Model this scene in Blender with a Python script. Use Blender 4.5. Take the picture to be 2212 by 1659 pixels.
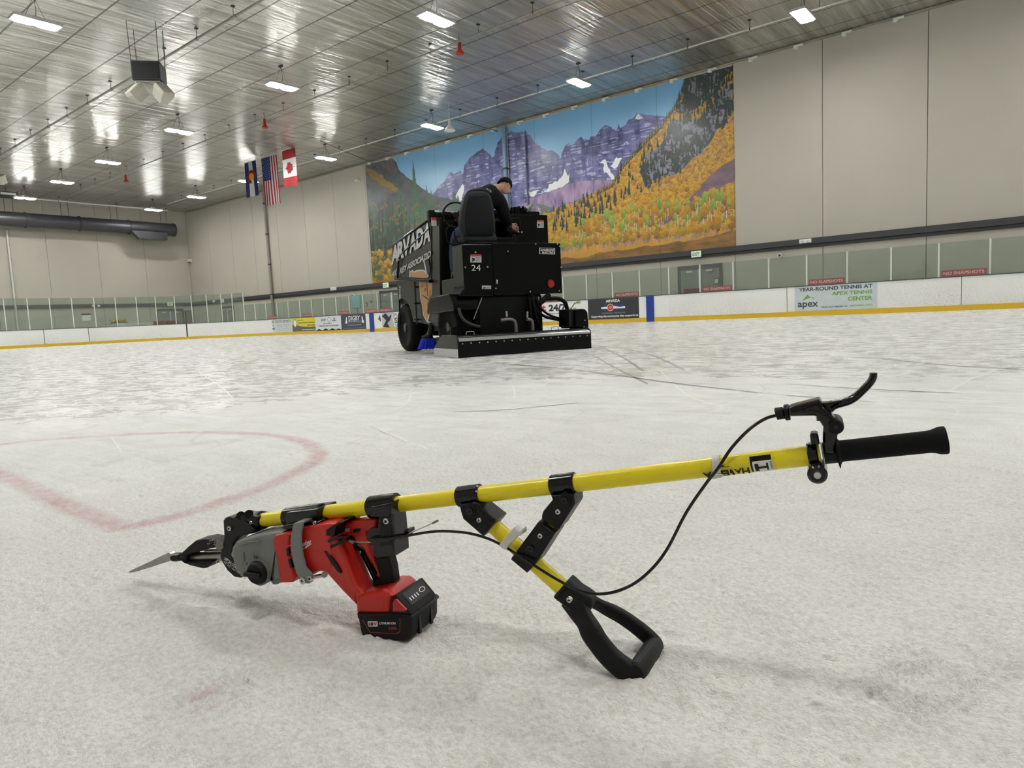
import bpy, bmesh, math, random
import numpy as np
from mathutils import Vector, Matrix

for o in list(bpy.data.objects): bpy.data.objects.remove(o, do_unlink=True)
COL = bpy.context.scene.collection
SC = bpy.context.scene
random.seed(7)
RNG = np.random.default_rng(11)

# ------------------------------------------------------------------ camera
FPX, CX, CY, EYE = 1487.3, 1106.0, 829.5, 0.5
YAW, PITCH, ROLL = math.radians(39.07), math.radians(5.547), math.radians(-2.725)
CF = np.array([-math.sin(YAW)*math.cos(PITCH), math.cos(YAW)*math.cos(PITCH), -math.sin(PITCH)])
_r0 = np.array([math.cos(YAW), math.sin(YAW), 0.0]); _u0 = np.cross(_r0, CF)
CR = math.cos(ROLL)*_r0 + math.sin(ROLL)*_u0
CU = -math.sin(ROLL)*_r0 + math.cos(ROLL)*_u0
CP = np.array([0.0, 0.0, EYE])
cam = bpy.data.cameras.new('camera'); cam.sensor_width = 36.0; cam.lens = 36.0*FPX/2212.0
cam.clip_start = 0.02; cam.clip_end = 300
camo = bpy.data.objects.new('camera', cam); COL.objects.link(camo)
camo.matrix_world = Matrix(((CR[0], CU[0], -CF[0], 0), (CR[1], CU[1], -CF[1], 0), (CR[2], CU[2], -CF[2], EYE), (0, 0, 0, 1)))
SC.camera = camo

# ------------------------------------------------------------------ world, exposure
w = bpy.data.worlds.new('world'); SC.world = w; w.use_nodes = True
w.node_tree.nodes['Background'].inputs[0].default_value = (0.75, 0.8, 0.85, 1)
w.node_tree.nodes['Background'].inputs[1].default_value = 0.0
vs = SC.view_settings
vs.view_transform = 'Standard'; vs.look = 'None'; vs.gamma = 1.0; vs.use_curve_mapping = False
vs.exposure = EXPO = 0.0
LAMP = 178.0          # lens radiance of the high bay lamps
try:
    SC.cycles.use_denoising = True
    SC.cycles.use_adaptive_sampling = True; SC.cycles.adaptive_threshold = 0.2; SC.cycles.adaptive_min_samples = 16
    SC.cycles.max_bounces = 5; SC.cycles.diffuse_bounces = 3; SC.cycles.glossy_bounces = 3
    SC.cycles.transparent_max_bounces = 12; SC.cycles.sample_clamp_indirect = 10.0
    SC.cycles.caustics_reflective = False; SC.cycles.caustics_refractive = False
except Exception: pass

# ------------------------------------------------------------------ room sizes (metres)
XL, XR, YN, YW, ZC = -61.0, 16.0, -6.0, 30.5, 11.05   # end wall, wall behind, near wall, long wall, ceiling
YB, XB, RC = 28.0, -53.0, 8.5                         # inner faces of the boards, corner radius
ZB = 1.14                                             # top of the white boards

def ray(px, py): return CF + (px-CX)/FPX*CR - (py-CY)/FPX*CU

class Frame:
    """local axes x (along), y (away), z (up) about a point; px() meets the sight line of a photo point with a local plane"""
    def __init__(s, O=(0, 0, 0), ang=0.0):
        s.O = np.array(O, float); s.ang = ang
        s.M = np.array([[math.cos(ang), math.sin(ang), 0], [-math.sin(ang), math.cos(ang), 0], [0, 0, 1.0]])
    def px(s, x, y, ax, val):
        d = s.M @ ray(x, y); o = s.M @ (CP - s.O)
        return o + (val-o[ax])/d[ax]*d
W = Frame()
def at(x, y, ax, val): return W.px(x, y, ax, val)

# ------------------------------------------------------------------ materials
MATS = {}
def srgb(c):
    return tuple((v/255/12.92 if v/255 <= 0.04045 else ((v/255+0.055)/1.055)**2.4) for v in c)
def mat(name, col=(128, 128, 128), rough=0.5, metal=0.0, var=0.06, scale=30.0, bump=0.0, bscale=200.0, spec=0.5, emit=0, coat=0.0, alpha=1.0):
    if name in MATS: return MATS[name]
    m = bpy.data.materials.new(name); m.use_nodes = True; nt = m.node_tree; N = nt.nodes; Lk = nt.links
    b = N['Principled BSDF']; c = srgb(col)
    b.inputs['Roughness'].default_value = rough; b.inputs['Metallic'].default_value = metal
    b.inputs['Specular IOR Level'].default_value = spec; b.inputs['Coat Weight'].default_value = coat
    tc = N.new('ShaderNodeTexCoord'); nz = N.new('ShaderNodeTexNoise'); nz.inputs['Scale'].default_value = scale; nz.inputs['Detail'].default_value = 3
    Lk.new(tc.outputs['Object'], nz.inputs['Vector'])
    mx = N.new('ShaderNodeMix'); mx.data_type = 'RGBA'
    mx.inputs[6].default_value = (*[v*(1-var) for v in c], 1); mx.inputs[7].default_value = (*[min(1, v*(1+var)) for v in c], 1)
    Lk.new(nz.outputs['Fac'], mx.inputs[0]); Lk.new(mx.outputs[2], b.inputs['Base Color'])
    if bump:
        n2 = N.new('ShaderNodeTexNoise'); n2.inputs['Scale'].default_value = bscale; n2.inputs['Detail'].default_value = 4
        Lk.new(tc.outputs['Object'], n2.inputs['Vector'])
        bp = N.new('ShaderNodeBump'); bp.inputs['Strength'].default_value = bump; bp.inputs['Distance'].default_value = 0.002
        Lk.new(n2.outputs['Fac'], bp.inputs['Height']); Lk.new(bp.outputs[0], b.inputs['Normal'])
    if emit:
        b.inputs['Emission Color'].default_value = (*c, 1); b.inputs['Emission Strength'].default_value = emit
    MATS[name] = m; return m

# ------------------------------------------------------------------ object helpers
def tag(o, label=None, cat=None, group=None, kind=None):
    if label: o['label'] = label
    if cat: o['category'] = cat
    if group: o['group'] = group
    if kind: o['kind'] = kind
    return o
def thing(name, label, cat, loc=(0, 0, 0), ang=0.0, group=None):
    o = bpy.data.objects.new(name, None); COL.objects.link(o); o.empty_display_size = 0.1
    o.location = tuple(float(v) for v in loc); o.rotation_euler = (0, 0, ang)
    return tag(o, label, cat, group)
def copy_tree(o, parent=None):
    c = o.copy(); COL.objects.link(c); c.parent = parent
    for ch in list(o.children): copy_tree(ch, c)
    return c

class MB:
    def __init__(s): s.v = []; s.f = []
    def add(s, vs_, fs):
        n = len(s.v); s.v += [tuple(float(a) for a in p) for p in vs_]; s.f += [tuple(i+n for i in f) for f in fs]; return s
    def hexa(s, p):   # bottom 4 then top 4
        return s.add(p, [(3, 2, 1, 0), (4, 5, 6, 7), (0, 1, 5, 4), (1, 2, 6, 5), (2, 3, 7, 6), (3, 0, 4, 7)])
    def box(s, x0, x1, y0, y1, z0, z1):
        return s.hexa([(x0, y0, z0), (x1, y0, z0), (x1, y1, z0), (x0, y1, z0), (x0, y0, z1), (x1, y0, z1), (x1, y1, z1), (x0, y1, z1)])
    def loft(s, rings, caps=True, closed=True):
        n = len(rings[0]); vs_ = [p for r in rings for p in r]; fs = []
        for i in range(len(rings)-1):
            for j in range(n if closed else n-1):
                a, b = i*n+j, i*n+(j+1) % n; fs.append((a, b, b+n, a+n))
        if caps: fs += [tuple(range(n-1, -1, -1)), tuple(range((len(rings)-1)*n, len(rings)*n))]
        return s.add(vs_, fs)
    def tube(s, pts, r, n=12, caps=True, ry=None, up=(0, 0, 1)):
        pts = [Vector([float(a) for a in p]) for p in pts]; k = len(pts)
        rr = list(r) if hasattr(r, '__len__') else [r]*k; r2 = list(ry) if hasattr(ry, '__len__') else [ry]*k
        rings = []; prev = None
        for i, p in enumerate(pts):
            t = (pts[min(i+1, k-1)]-pts[max(i-1, 0)]).normalized()
            if prev is None:
                u = Vector(up)
                if abs(t.dot(u)) > 0.97: u = Vector((1, 0, 0))
                a = (u-t*u.dot(t)).normalized()
            else: a = (prev-t*prev.dot(t)).normalized()
            prev = a; b = t.cross(a)
            rb = r2[i] if r2[i] is not None else rr[i]
            rings.append([p+a*(rr[i]*math.cos(q))+b*(rb*math.sin(q)) for q in [2*math.pi*j/n for j in range(n)]])
        return s.loft(rings, caps)
    def disc(s, c, ax, r, h, n=16):   # cylinder starting at c along ax
        c = Vector([float(a) for a in c]); ax = Vector(ax).normalized()
        return s.tube([c, c+ax*h], r, n)
    def sphere(s, c, r, n=12, m=8, sq=(1, 1, 1)):
        vs_ = []; c = [float(a) for a in c]
        for i in range(1, m):
            for j in range(n):
                a, b = math.pi*i/m, 2*math.pi*j/n
                vs_.append((c[0]+r*sq[0]*math.sin(a)*math.cos(b), c[1]+r*sq[1]*math.sin(a)*math.sin(b), c[2]+r*sq[2]*math.cos(a)))
        fs = [tuple(reversed((i*n+j, i*n+(j+1) % n, (i+1)*n+(j+1) % n, (i+1)*n+j))) for i in range(m-2) for j in range(n)]
        top = len(vs_); vs_ += [(c[0], c[1], c[2]+r*sq[2]), (c[0], c[1], c[2]-r*sq[2])]
        fs += [(top, j, (j+1) % n) for j in range(n)] + [(top+1, (m-2)*n+(j+1) % n, (m-2)*n+j) for j in range(n)]
        return s.add(vs_, fs)
    def prism(s, pts, vec, rnd=0.0, steps=3, both=True):
        """closed outline pts (3D, coplanar) pushed along vec; rnd rounds the edges by insetting the outline near both faces"""
        P = [Vector([float(a) for a in p]) for p in pts]; V = Vector([float(a) for a in vec]); d = V.normalized()
        nrm = Vector((0, 0, 0))
        for i in range(len(P)): nrm += P[i].cross(P[(i+1) % len(P)])
        if nrm.dot(d) < 0: P.reverse()
        if rnd <= 0: rings = [P, [p+V for p in P]]
        else:
            k = len(P)
            def inset(q):
                out = []
                for i in range(k):
                    e0 = (P[i]-P[i-1]).normalized(); e1 = (P[(i+1) % k]-P[i]).normalized()
                    n0, n1 = d.cross(e0), d.cross(e1); m = n0+n1
                    if m.length < 1e-4: m = n0
                    m.normalize(); out.append(P[i]+m*(q/max(0.55, m.dot(n0))))
                return out
            rings = []; Lw = V.length; rw = min(rnd, Lw*0.49)
            for i in range(steps+1):
                a = math.pi/2*i/steps; I = inset(rnd*(1-math.sin(a)))
                rings.append([p+d*(rw*(1-math.cos(a))) for p in I])
            if both:
                for i in range(steps, -1, -1):
                    a = math.pi/2*i/steps; I = inset(rnd*(1-math.sin(a)))
                    rings.append([p+d*(Lw-rw*(1-math.cos(a))) for p in I])
            else: rings.append([p+V for p in P])
        return s.loft(rings)
    def build(s, name, m, parent=None, smooth=35, bevel=0.0, seg=2, label=None):
        me = bpy.data.meshes.new(name); me.from_pydata(s.v, [], s.f); me.update()
        bm = bmesh.new(); bm.from_mesh(me); bmesh.ops.recalc_face_normals(bm, faces=bm.faces)
        if smooth:
            th = math.radians(smooth)
            for f in bm.faces: f.smooth = True
            for e in bm.edges:
                e.smooth = not (len(e.link_faces) == 2 and e.calc_face_angle(0) > th)
        bm.to_mesh(me); bm.free()
        me.materials.append(m); o = bpy.data.objects.new(name, me); COL.objects.link(o)
        if parent is not None: o.parent = parent
        if bevel:
            b = o.modifiers.new('bevel', 'BEVEL'); b.width = bevel; b.segments = seg; b.limit_method = 'ANGLE'; b.angle_limit = math.radians(40)
        if label: o['label'] = label
        return o

def catmull(P, k=6):
    P = [np.array(p, float) for p in P]; out = []
    for i in range(len(P)-1):
        p0, p1, p2, p3 = P[max(i-1, 0)], P[i], P[i+1], P[min(i+2, len(P)-1)]
        for j in range(k):
            t = j/k; out.append(0.5*((2*p1)+(-p0+p2)*t+(2*p0-5*p1+4*p2-p3)*t*t+(-p0+3*p1-3*p2+p3)*t**3))
    return out+[P[-1]]

_TXT = {}
def text_mesh(s, bold=0.0, shear=0.0, sp=1.0):
    key = (s, bold, shear, sp)
    if key in _TXT: return _TXT[key]
    cu = bpy.data.curves.new('t', 'FONT'); cu.body = s; cu.offset = bold; cu.shear = shear; cu.space_character = sp; cu.resolution_u = 3
    o = bpy.data.objects.new('t', cu); COL.objects.link(o)
    bpy.context.view_layer.update()
    me = o.to_mesh(); V = np.array([v.co[:2] for v in me.vertices]); Fc = [tuple(p.vertices) for p in me.polygons]
    o.to_mesh_clear(); bpy.data.objects.remove(o); bpy.data.curves.remove(cu)
    lo, hi = V.min(0), V.max(0); V = (V-lo)/(hi-lo); _TXT[key] = (V, Fc); return _TXT[key]
def text_on(mb, s, q, bold=0.0, shear=0.0, lift=None, sp=1.0):
    """s drawn into the quad q = lower left, lower right, upper right, upper left (3D)"""
    V, Fc = text_mesh(s, bold, shear, sp); q = [np.array(p, float) for p in q]
    L = np.zeros(3) if lift is None else np.array(lift, float)
    pts = [(1-a)*(1-b)*q[0]+a*(1-b)*q[1]+a*b*q[2]+(1-a)*b*q[3]+L for a, b in V]
    return mb.add(pts, Fc)
def flat(mb, pts, lift=None):
    L = np.zeros(3) if lift is None else np.array(lift, float)
    return mb.add([np.array(p, float)+L for p in pts], [tuple(range(len(pts)))])
# ================================================================== SETTING
M_wall = mat('wall_paint', (172, 167, 155), 0.62, var=0.05, scale=0.35, bump=0.15, bscale=60)
M_seam = mat('seam_dark', (120, 115, 105), 0.8)
M_band = mat('band_grey', (52, 54, 56), 0.5)
M_white = mat('white_paint', (225, 226, 222), 0.45)
M_offw = mat('off_white', (200, 199, 190), 0.5)
M_dark = mat('dark_metal', (45, 46, 46), 0.5, 0.3)
M_steel = mat('galvanised', (170, 170, 165), 0.35, 0.8)
M_door = mat('door_grey', (120, 121, 117), 0.5)
M_frame = mat('frame_dark', (58, 60, 58), 0.5)

# ---- floor: ice, snow covered in front ------------------------------------------------
def vnoise(x, y, seed=0):
    xi, yi = np.floor(x).astype(np.int64), np.floor(y).astype(np.int64); xf, yf = x-xi, y-yi
    def h(a, b):
        n = (a*374761393+b*668265263+seed*974711) & 0x7fffffff; n = (n ^ (n >> 13))*1274126177 & 0x7fffffff
        return ((n ^ (n >> 16)) & 0xffff)/65535.0
    u, v = xf*xf*(3-2*xf), yf*yf*(3-2*yf)
    return (h(xi, yi)*(1-u)+h(xi+1, yi)*u)*(1-v)+(h(xi, yi+1)*(1-u)+h(xi+1, yi+1)*u)*v
def seg_dist(X, Y, P):
    d = np.full(X.shape, 1e9)
    for (a, b) in zip(P[:-1], P[1:]):
        ax, ay, bx, by = a[0], a[1], b[0], b[1]; L2 = (bx-ax)**2+(by-ay)**2+1e-12
        t = np.clip(((X-ax)*(bx-ax)+(Y-ay)*(by-ay))/L2, 0, 1); d = np.minimum(d, np.hypot(X-ax-t*(bx-ax), Y-ay-t*(by-ay)))
    return d
rr = np.concatenate([np.geomspace(0.12, 7.0, 760), np.geomspace(7.3, 95, 45)])
a0 = math.pi/2+YAW
aa = np.concatenate([a0+np.radians(np.linspace(-42, 42, 640)), a0+np.radians(np.linspace(44, 316, 60))])
RRg, AAg = np.meshgrid(rr, aa, indexing='ij')
FX, FY = RRg*np.cos(AAg), RRg*np.sin(AAg)
inside = (FX > XL) & (FX < XR) & (FY > YN) & (FY < YW)
s_ = np.minimum(1, np.minimum(np.where(FX < 0, XL, XR)/np.where(np.abs(FX) < 1e-9, 1e-9, FX), np.where(FY < 0, YN, YW)/np.where(np.abs(FY) < 1e-9, 1e-9, FY)))
FX, FY = FX*s_, FY*s_
dist = np.hypot(FX, FY)
near = np.clip((6.0-dist)/4.5, 0, 1)*(np.abs(np.angle(np.exp(1j*(AAg-a0)))) < math.radians(43))
n1 = vnoise(FX*7, FY*7, 1)+0.5*vnoise(FX*16, FY*16, 2); n2 = vnoise(FX*45, FY*45, 3); n3 = vnoise(FX*110, FY*110, 4)
pit = np.clip(vnoise(FX*48, FY*48, 8)-0.80, 0, 1)*5; crumb = np.clip(vnoise(FX*62, FY*62, 9)-0.82, 0, 1)*5
Z = near*(0.009*(n1/1.5-0.5)+0.0036*(n2-0.5)+0.0030*(n3-0.5)-0.0075*pit+0.0045*crumb)
def mound(x, y, r, h, rag=0.6):
    global Z
    d = np.hypot(FX-x, FY-y)/r; Z = Z+h*np.exp(-d*d*2)*(1-rag*0.5+rag*vnoise(FX*150, FY*150, 5))
def groove(P, wd, h):      # ridge pushed up beside a scrape
    global Z
    d = seg_dist(FX, FY, P); Z = Z-h*np.exp(-(d/wd)**2)+0.7*h*np.exp(-((d-2*wd)/wd)**2)
G = lambda x, y: at(x, y, 2, 0)[:2]
for (x, y, r, h) in ((812, 1384, .016, .006), (835, 1390, .014, .004), (800, 1378, .012, .006), (1372, 1476, .02, .006), (1395, 1478, .016, .005), (905, 1385, .03, .004),
                     (560, 1295, .05, .006), (430, 1330, .06, .006), (330, 1420, .02, .004), (575, 1370, .03, .005), (1500, 1440, .03, .004), (1790, 1415, .012, -.006), (1780, 1385, .008, -.005), (1545, 1455, .008, -.005), (1700, 1407, .006, -.004)):
    g = G(x, y); mound(g[0], g[1], r, h)
for P, wd, h in (([(300, 1640), (400, 1590), (520, 1530), (640, 1490)], .009, .004), ([(560, 1330), (420, 1300), (300, 1320)], .02, .004),
                 ([(1430, 1425), (1600, 1470), (1800, 1500), (2000, 1530), (2212, 1560)], .022, .0045), ([(480, 1395), (575, 1375)], .006, .004),
                 ([(2212, 1440), (2150, 1445), (2080, 1400)], .006, .004), ([(905, 1520), (935, 1500), (960, 1530)], .004, .003), ([(240, 1420), (330, 1415)], .004, .003),
                 ([(480, 1600), (700, 1540)], .004, .002), ([(1250, 1560), (1400, 1500)], .004, .002), ([(1300, 1620), (1330, 1600), (1420, 1640)], .006, .002)):
    groove([G(*p) for p in P], wd, h)
def tread(cx_, cy_, ang, rows, cols, pw, ph, depth):   # boot prints pressed in the snow
    global Z
    c = G(cx_, cy_); ca, sa = math.cos(ang), math.sin(ang)
    u = (FX-c[0])*ca+(FY-c[1])*sa; v = -(FX-c[0])*sa+(FY-c[1])*ca
    ins = (np.abs(u) < rows*ph/2) & (np.abs(v) < cols*pw/2*(1-0.25*np.abs(u)/(rows*ph/2)))
    lug = np.clip(np.minimum(np.abs(((u/ph+0.5*np.floor(v/pw)) % 1)-0.5)*2, np.abs(((v/pw) % 1)-0.5)*2)*3-0.4, 0, 1)
    Z = Z-near*np.where(ins, 1.5*depth*lug+.0005, 0)
tread(475, 1490, math.radians(100), 9, 5, .016, .013, .0035)
tread(680, 1515, math.radians(100), 7, 4, .014, .011, .0022)
tread(2000, 1480, math.radians(60), 10, 6, .02, .016, .004)
tread(1960, 1420, math.radians(60), 5, 4, .018, .016, .003)
tread(1560, 1240, math.radians(100), 9, 7, .014, .014, .0016)
tread(940, 1545, math.radians(80), 7, 4, .014, .012, .002)
crease = [G(*p) for p in ((0, 960), (90, 950), (200, 943), (300, 937), (380, 934), (470, 934), (560, 937), (620, 944), (668, 957), (690, 978), (684, 995), (655, 1012), (600, 1041), (500, 1078), (400, 1110), (300, 1134), (262, 1140), (150, 1094), (60, 1052), (0, 1025), (-60, 998))]
dc = seg_dist(FX, FY, crease); paint = np.clip(1.5-dc/0.034, 0, 1)
paint = paint*(0.55+0.45*vnoise(FX*9, FY*9, 6))
b1 = np.hypot(FX-G(440, 1508)[0], FY-G(440, 1508)[1])
paint = np.maximum(paint, np.clip(1.2-b1/0.035, 0, 1)*(vnoise(FX*70, FY*70, 7) > 0.62)*0.8)
snow = np.clip((5.2-dist+1.2*(vnoise(FX*0.8, FY*0.8, 12)-0.5))/3.4, 0, 1)
nr, na = FX.shape
verts = np.stack([FX, FY, Z*inside], -1).reshape(-1, 3)
ii, jj = np.meshgrid(np.arange(nr-1), np.arange(na), indexing='ij'); j2 = (jj+1) % na
quads = np.stack([ii*na+jj, (ii+1)*na+jj, (ii+1)*na+j2, ii*na+j2], -1).reshape(-1, 4)
P4 = verts[quads]; area = np.linalg.norm(np.cross(P4[:, 2]-P4[:, 0], P4[:, 3]-P4[:, 1]), axis=1)
quads = quads[area > 1e-9]
def grid_mesh(name, verts, quads, cols=None, smooth=True):
    me = bpy.data.meshes.new(name); me.vertices.add(len(verts)); me.vertices.foreach_set('co', verts.astype(np.float32).ravel())
    me.loops.add(quads.size); me.loops.foreach_set('vertex_index', quads.astype(np.int32).ravel())
    me.polygons.add(len(quads)); me.polygons.foreach_set('loop_start', np.arange(0, quads.size, 4, dtype=np.int32))
    me.update(calc_edges=True)
    if smooth: me.polygons.foreach_set('use_smooth', np.ones(len(quads), bool))
    if cols is not None:
        ca = me.color_attributes.new('tone', 'FLOAT_COLOR', 'POINT'); ca.data.foreach_set('color', cols.astype(np.float32).ravel())
    return me
cols = np.stack([paint, snow, 0*paint, np.ones_like(paint)], -1).reshape(-1, 4)
me = grid_mesh('floor', verts, quads, cols)
floor = bpy.data.objects.new('floor', me); COL.objects.link(floor); tag(floor, 'white skated ice with loose snow in front', None, None, 'structure')

def N_(nt, t, **kw):
    n = nt.nodes.new('ShaderNode'+t)
    for k, v in kw.items(): setattr(n, k, v)
    return n
def noise(nt, vec, scale, detail=3, dist=0.0, rough=0.5):
    n = N_(nt, 'TexNoise'); n.inputs['Scale'].default_value = scale; n.inputs['Detail'].default_value = detail; n.inputs['Distortion'].default_value = dist; n.inputs['Roughness'].default_value = rough
    nt.links.new(vec, n.inputs['Vector']); return n.outputs['Fac']
def mapping(nt, vec, sc=(1, 1, 1), rot=(0, 0, 0)):
    n = N_(nt, 'Mapping'); n.inputs['Scale'].default_value = sc; n.inputs['Rotation'].default_value = rot; nt.links.new(vec, n.inputs['Vector']); return n.outputs[0]
def ramp(nt, fac, stops):
    n = N_(nt, 'ValToRGB'); e = n.color_ramp.elements
    while len(e) < len(stops): e.new(0.5)
    for i, (p, c) in enumerate(stops):
        e[i].position = p; e[i].color = (*c, 1) if hasattr(c, '__len__') else (c, c, c, 1)
    nt.links.new(fac, n.inputs[0]); return n.outputs[0]
def math_(nt, op, a, b=None, clamp=False):
    n = N_(nt, 'Math', operation=op); n.use_clamp = clamp
    for i, v in enumerate((a, b)):
        if v is None: continue
        if isinstance(v, (int, float)): n.inputs[i].default_value = v
        else: nt.links.new(v, n.inputs[i])
    return n.outputs[0]
def mixc(nt, fac, a, b):
    n = N_(nt, 'Mix', data_type='RGBA')
    for i, v in ((0, fac), (6, a), (7, b)):
        if isinstance(v, (int, float)): n.inputs[i].default_value = v
        elif isinstance(v, tuple): n.inputs[i].default_value = (*v, 1)
        else: nt.links.new(v, n.inputs[i])
    return n.outputs[2]
m = bpy.data.materials.new('ice'); m.use_nodes = True; nt = m.node_tree; b = nt.nodes['Principled BSDF']
tc = N_(nt, 'TexCoord').outputs['Object']; at_ = N_(nt, 'Attribute', attribute_name='tone'); sep = N_(nt, 'SeparateColor'); nt.links.new(at_.outputs['Color'], sep.inputs[0])
pnt, snw = sep.outputs[0], sep.outputs[1]
big = noise(nt, tc, 0.35, 4, 0.4); mid = noise(nt, mapping(nt, tc, (1.0, 1.6, 1), (0, 0, 0.5)), 3.4, 9, 0.9, 0.7)
st1 = noise(nt, mapping(nt, tc, (1.2, 9.0, 1), (0, 0, -0.65)), 1.6, 7, 0.9, 0.7)
icec = ramp(nt, math_(nt, 'ADD', math_(nt, 'MULTIPLY', mid, 0.55), math_(nt, 'MULTIPLY', st1, 0.45)), [(0.37, srgb((190, 192, 190))), (0.46, srgb((212, 213, 209))), (0.58, srgb((232, 232, 227)))])
def scratch(sc, rot, thin, seed):
    n = noise(nt, mapping(nt, tc, (sc, sc*0.55, 1), (0, 0, rot)), 1.0, 1.5, 1.4); d = math_(nt, 'ABSOLUTE', math_(nt, 'SUBTRACT', n, 0.5+seed))
    return ramp(nt, d, [(0.0, 1.0), (thin, 0.0)])
s1, s2, s3 = scratch(0.9, 0.3, 0.006, 0.0), scratch(1.3, 1.5, 0.005, 0.06), scratch(0.5, 2.4, 0.004, -0.05)
icec = mixc(nt, math_(nt, 'MULTIPLY', s1, 0.5), icec, srgb((240, 240, 238)))
icec = mixc(nt, math_(nt, 'MULTIPLY', s2, 0.5), icec, srgb((242, 242, 240)))
icec = mixc(nt, math_(nt, 'MULTIPLY', s3, 0.45), icec, srgb((150, 153, 155)))
snc = ramp(nt, math_(nt, 'ADD', math_(nt, 'MULTIPLY', noise(nt, tc, 5, 5, 0.3), 0.22), math_(nt, 'MULTIPLY', noise(nt, tc, 110, 4, 0, 0.7), 0.78)), [(0.36, srgb((213, 212, 206))), (0.58, srgb((237, 236, 230)))])
base = mixc(nt, snw, icec, snc)
pf = math_(nt, 'MULTIPLY', math_(nt, 'MULTIPLY', pnt, 0.62), ramp(nt, noise(nt, tc, 14, 5, 0.5, 0.7), [(0.25, 0.15), (0.6, 1.0)]))
base = mixc(nt, pf, base, srgb((186, 120, 124)))
nt.links.new(base, b.inputs['Base Color'])
rg = math_(nt, 'ADD', math_(nt, 'MULTIPLY', ramp(nt, mid, [(0.3, 0.12), (0.7, 0.42)]), math_(nt, 'SUBTRACT', 1.0, snw)), math_(nt, 'MULTIPLY', snw, 0.75))
nt.links.new(rg, b.inputs['Roughness']); b.inputs['Specular IOR Level'].default_value = 0.4
b.inputs['IOR'].default_value = 1.31
bh = math_(nt, 'ADD', math_(nt, 'MULTIPLY', noise(nt, tc, 260, 3, 0, 0.6), math_(nt, 'MULTIPLY', snw, 0.8)), math_(nt, 'MULTIPLY', noise(nt, tc, 60, 4, 0.3), math_(nt, 'ADD', snw, 0.05)))
bp = N_(nt, 'Bump'); bp.inputs['Strength'].default_value = 1.0; bp.inputs['Distance'].default_value = 0.006
nt.links.new(bh, bp.inputs['Height']); nt.links.new(bp.outputs[0], b.inputs['Normal'])
me.materials.append(m)
# skate grooves and the long joint mark, thin ribbons on the ice
mb = MB()
def ribbon(P, wd):
    pts = catmull([(*G(*p), 0.0015) for p in P], 8)
    L_, R_ = [], []
    for i, p in enumerate(pts):
        t = pts[min(i+1, len(pts)-1)]-pts[max(i-1, 0)]; t = t/(np.linalg.norm(t)+1e-9); n = np.array([-t[1], t[0], 0])*wd/2*(1 if 0 < i < len(pts)-1 else 0.2)
        L_.append(p+n); R_.append(p-n)
    k = len(pts); mb.add(L_+R_, [(i, i+1, k+i+1, k+i) for i in range(k-1)])
for P, wd in (([(1060, 783), (1250, 800), (1450, 827), (1650, 850)], .035), ([(1650, 850), (1900, 870)], .012), ([(1330, 750), (1400, 765), (1480, 800)], .03), ([(1290, 745), (1345, 772), (1390, 802)], .03), ([(1275, 765), (1340, 800), (1400, 830)], .025),
              ([(1900, 775), (2060, 790), (2212, 798)], .03), ([(1700, 830), (1900, 842), (2080, 850)], .014), ([(1250, 870), (1100, 885), (980, 890)], .015)):
    ribbon(P, wd)
mb.build('ice_groove', mat('groove', (142, 145, 146), 0.4), floor, 0)
mb = MB()
for P, wd in (([(430, 805), (470, 830), (505, 862)], .012), ([(1105, 810), (1175, 815), (1180, 830), (1120, 855)], .012), ([(1100, 820), (1110, 840), (1112, 862)], .01), ([(890, 840), (880, 870), (845, 890)], .01),
              ([(240, 945), (262, 975)], .006), ([(800, 920), (870, 950), (940, 975)], .008), ([(1425, 800), (1480, 850), (1560, 880)], .012), ([(1900, 782), (1935, 790), (1900, 800)], .015), ([(2050, 845), (2110, 815), (2180, 800)], .012), ([(1830, 905), (1790, 930)], .008), ([(180, 860), (260, 895), (330, 905)], .008)):
    ribbon(P, wd)
mb.build('skate_scratch', mat('scratch_white', (236, 236, 233), 0.6), floor, 0)

# ---- walls ----------------------------------------------------------------------------
def structure(o): o['kind'] = 'structure'; return o
seamsX = [-57.3, -53.6, -50.3, -46.95, -43.4, -39.9, -36.48, -33.1, -29.9, -26.0, -22.4, -18.84, -15.26, -11.62, -7.95, -4.27, -0.6, 3.1, 6.8, 10.5, 14.2]
mb = MB(); e = [XL]+seamsX+[XR]
for i in range(len(e)-1): mb.box(e[i]+(0.012 if i else 0), e[i+1]-0.012, YW, YW+0.12, 0, ZC)
structure(mb.build('wall_back', M_wall, None, 0))
mb = MB(); mb.box(XL, XR, YW+0.05, YW+0.25, 0, ZC)
structure(mb.build('trim_1', M_seam, None, 0))
mb = MB(); e = [YN, -2.5, 1.2, 4.9, 8.6, 12.3, 16.0, 19.5, 23.1, 26.7, YW]
for i in range(len(e)-1): mb.box(XL-0.12, XL, e[i]+0.012, e[i+1]-0.012, 0, ZC)
mb.box(XL-0.2, XL-0.05, YN, YW, 0, ZC)
structure(mb.build('wall_left', M_wall, None, 0))
mb = MB(); mb.box(XR, XR+0.15, YN, YW, 0, ZC); structure(mb.build('wall_right', M_wall, None, 0))
mb = MB(); mb.box(XL, XR, YN-0.15, YN, 0, ZC); structure(mb.build('wall_front', M_wall, None, 0))

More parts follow.
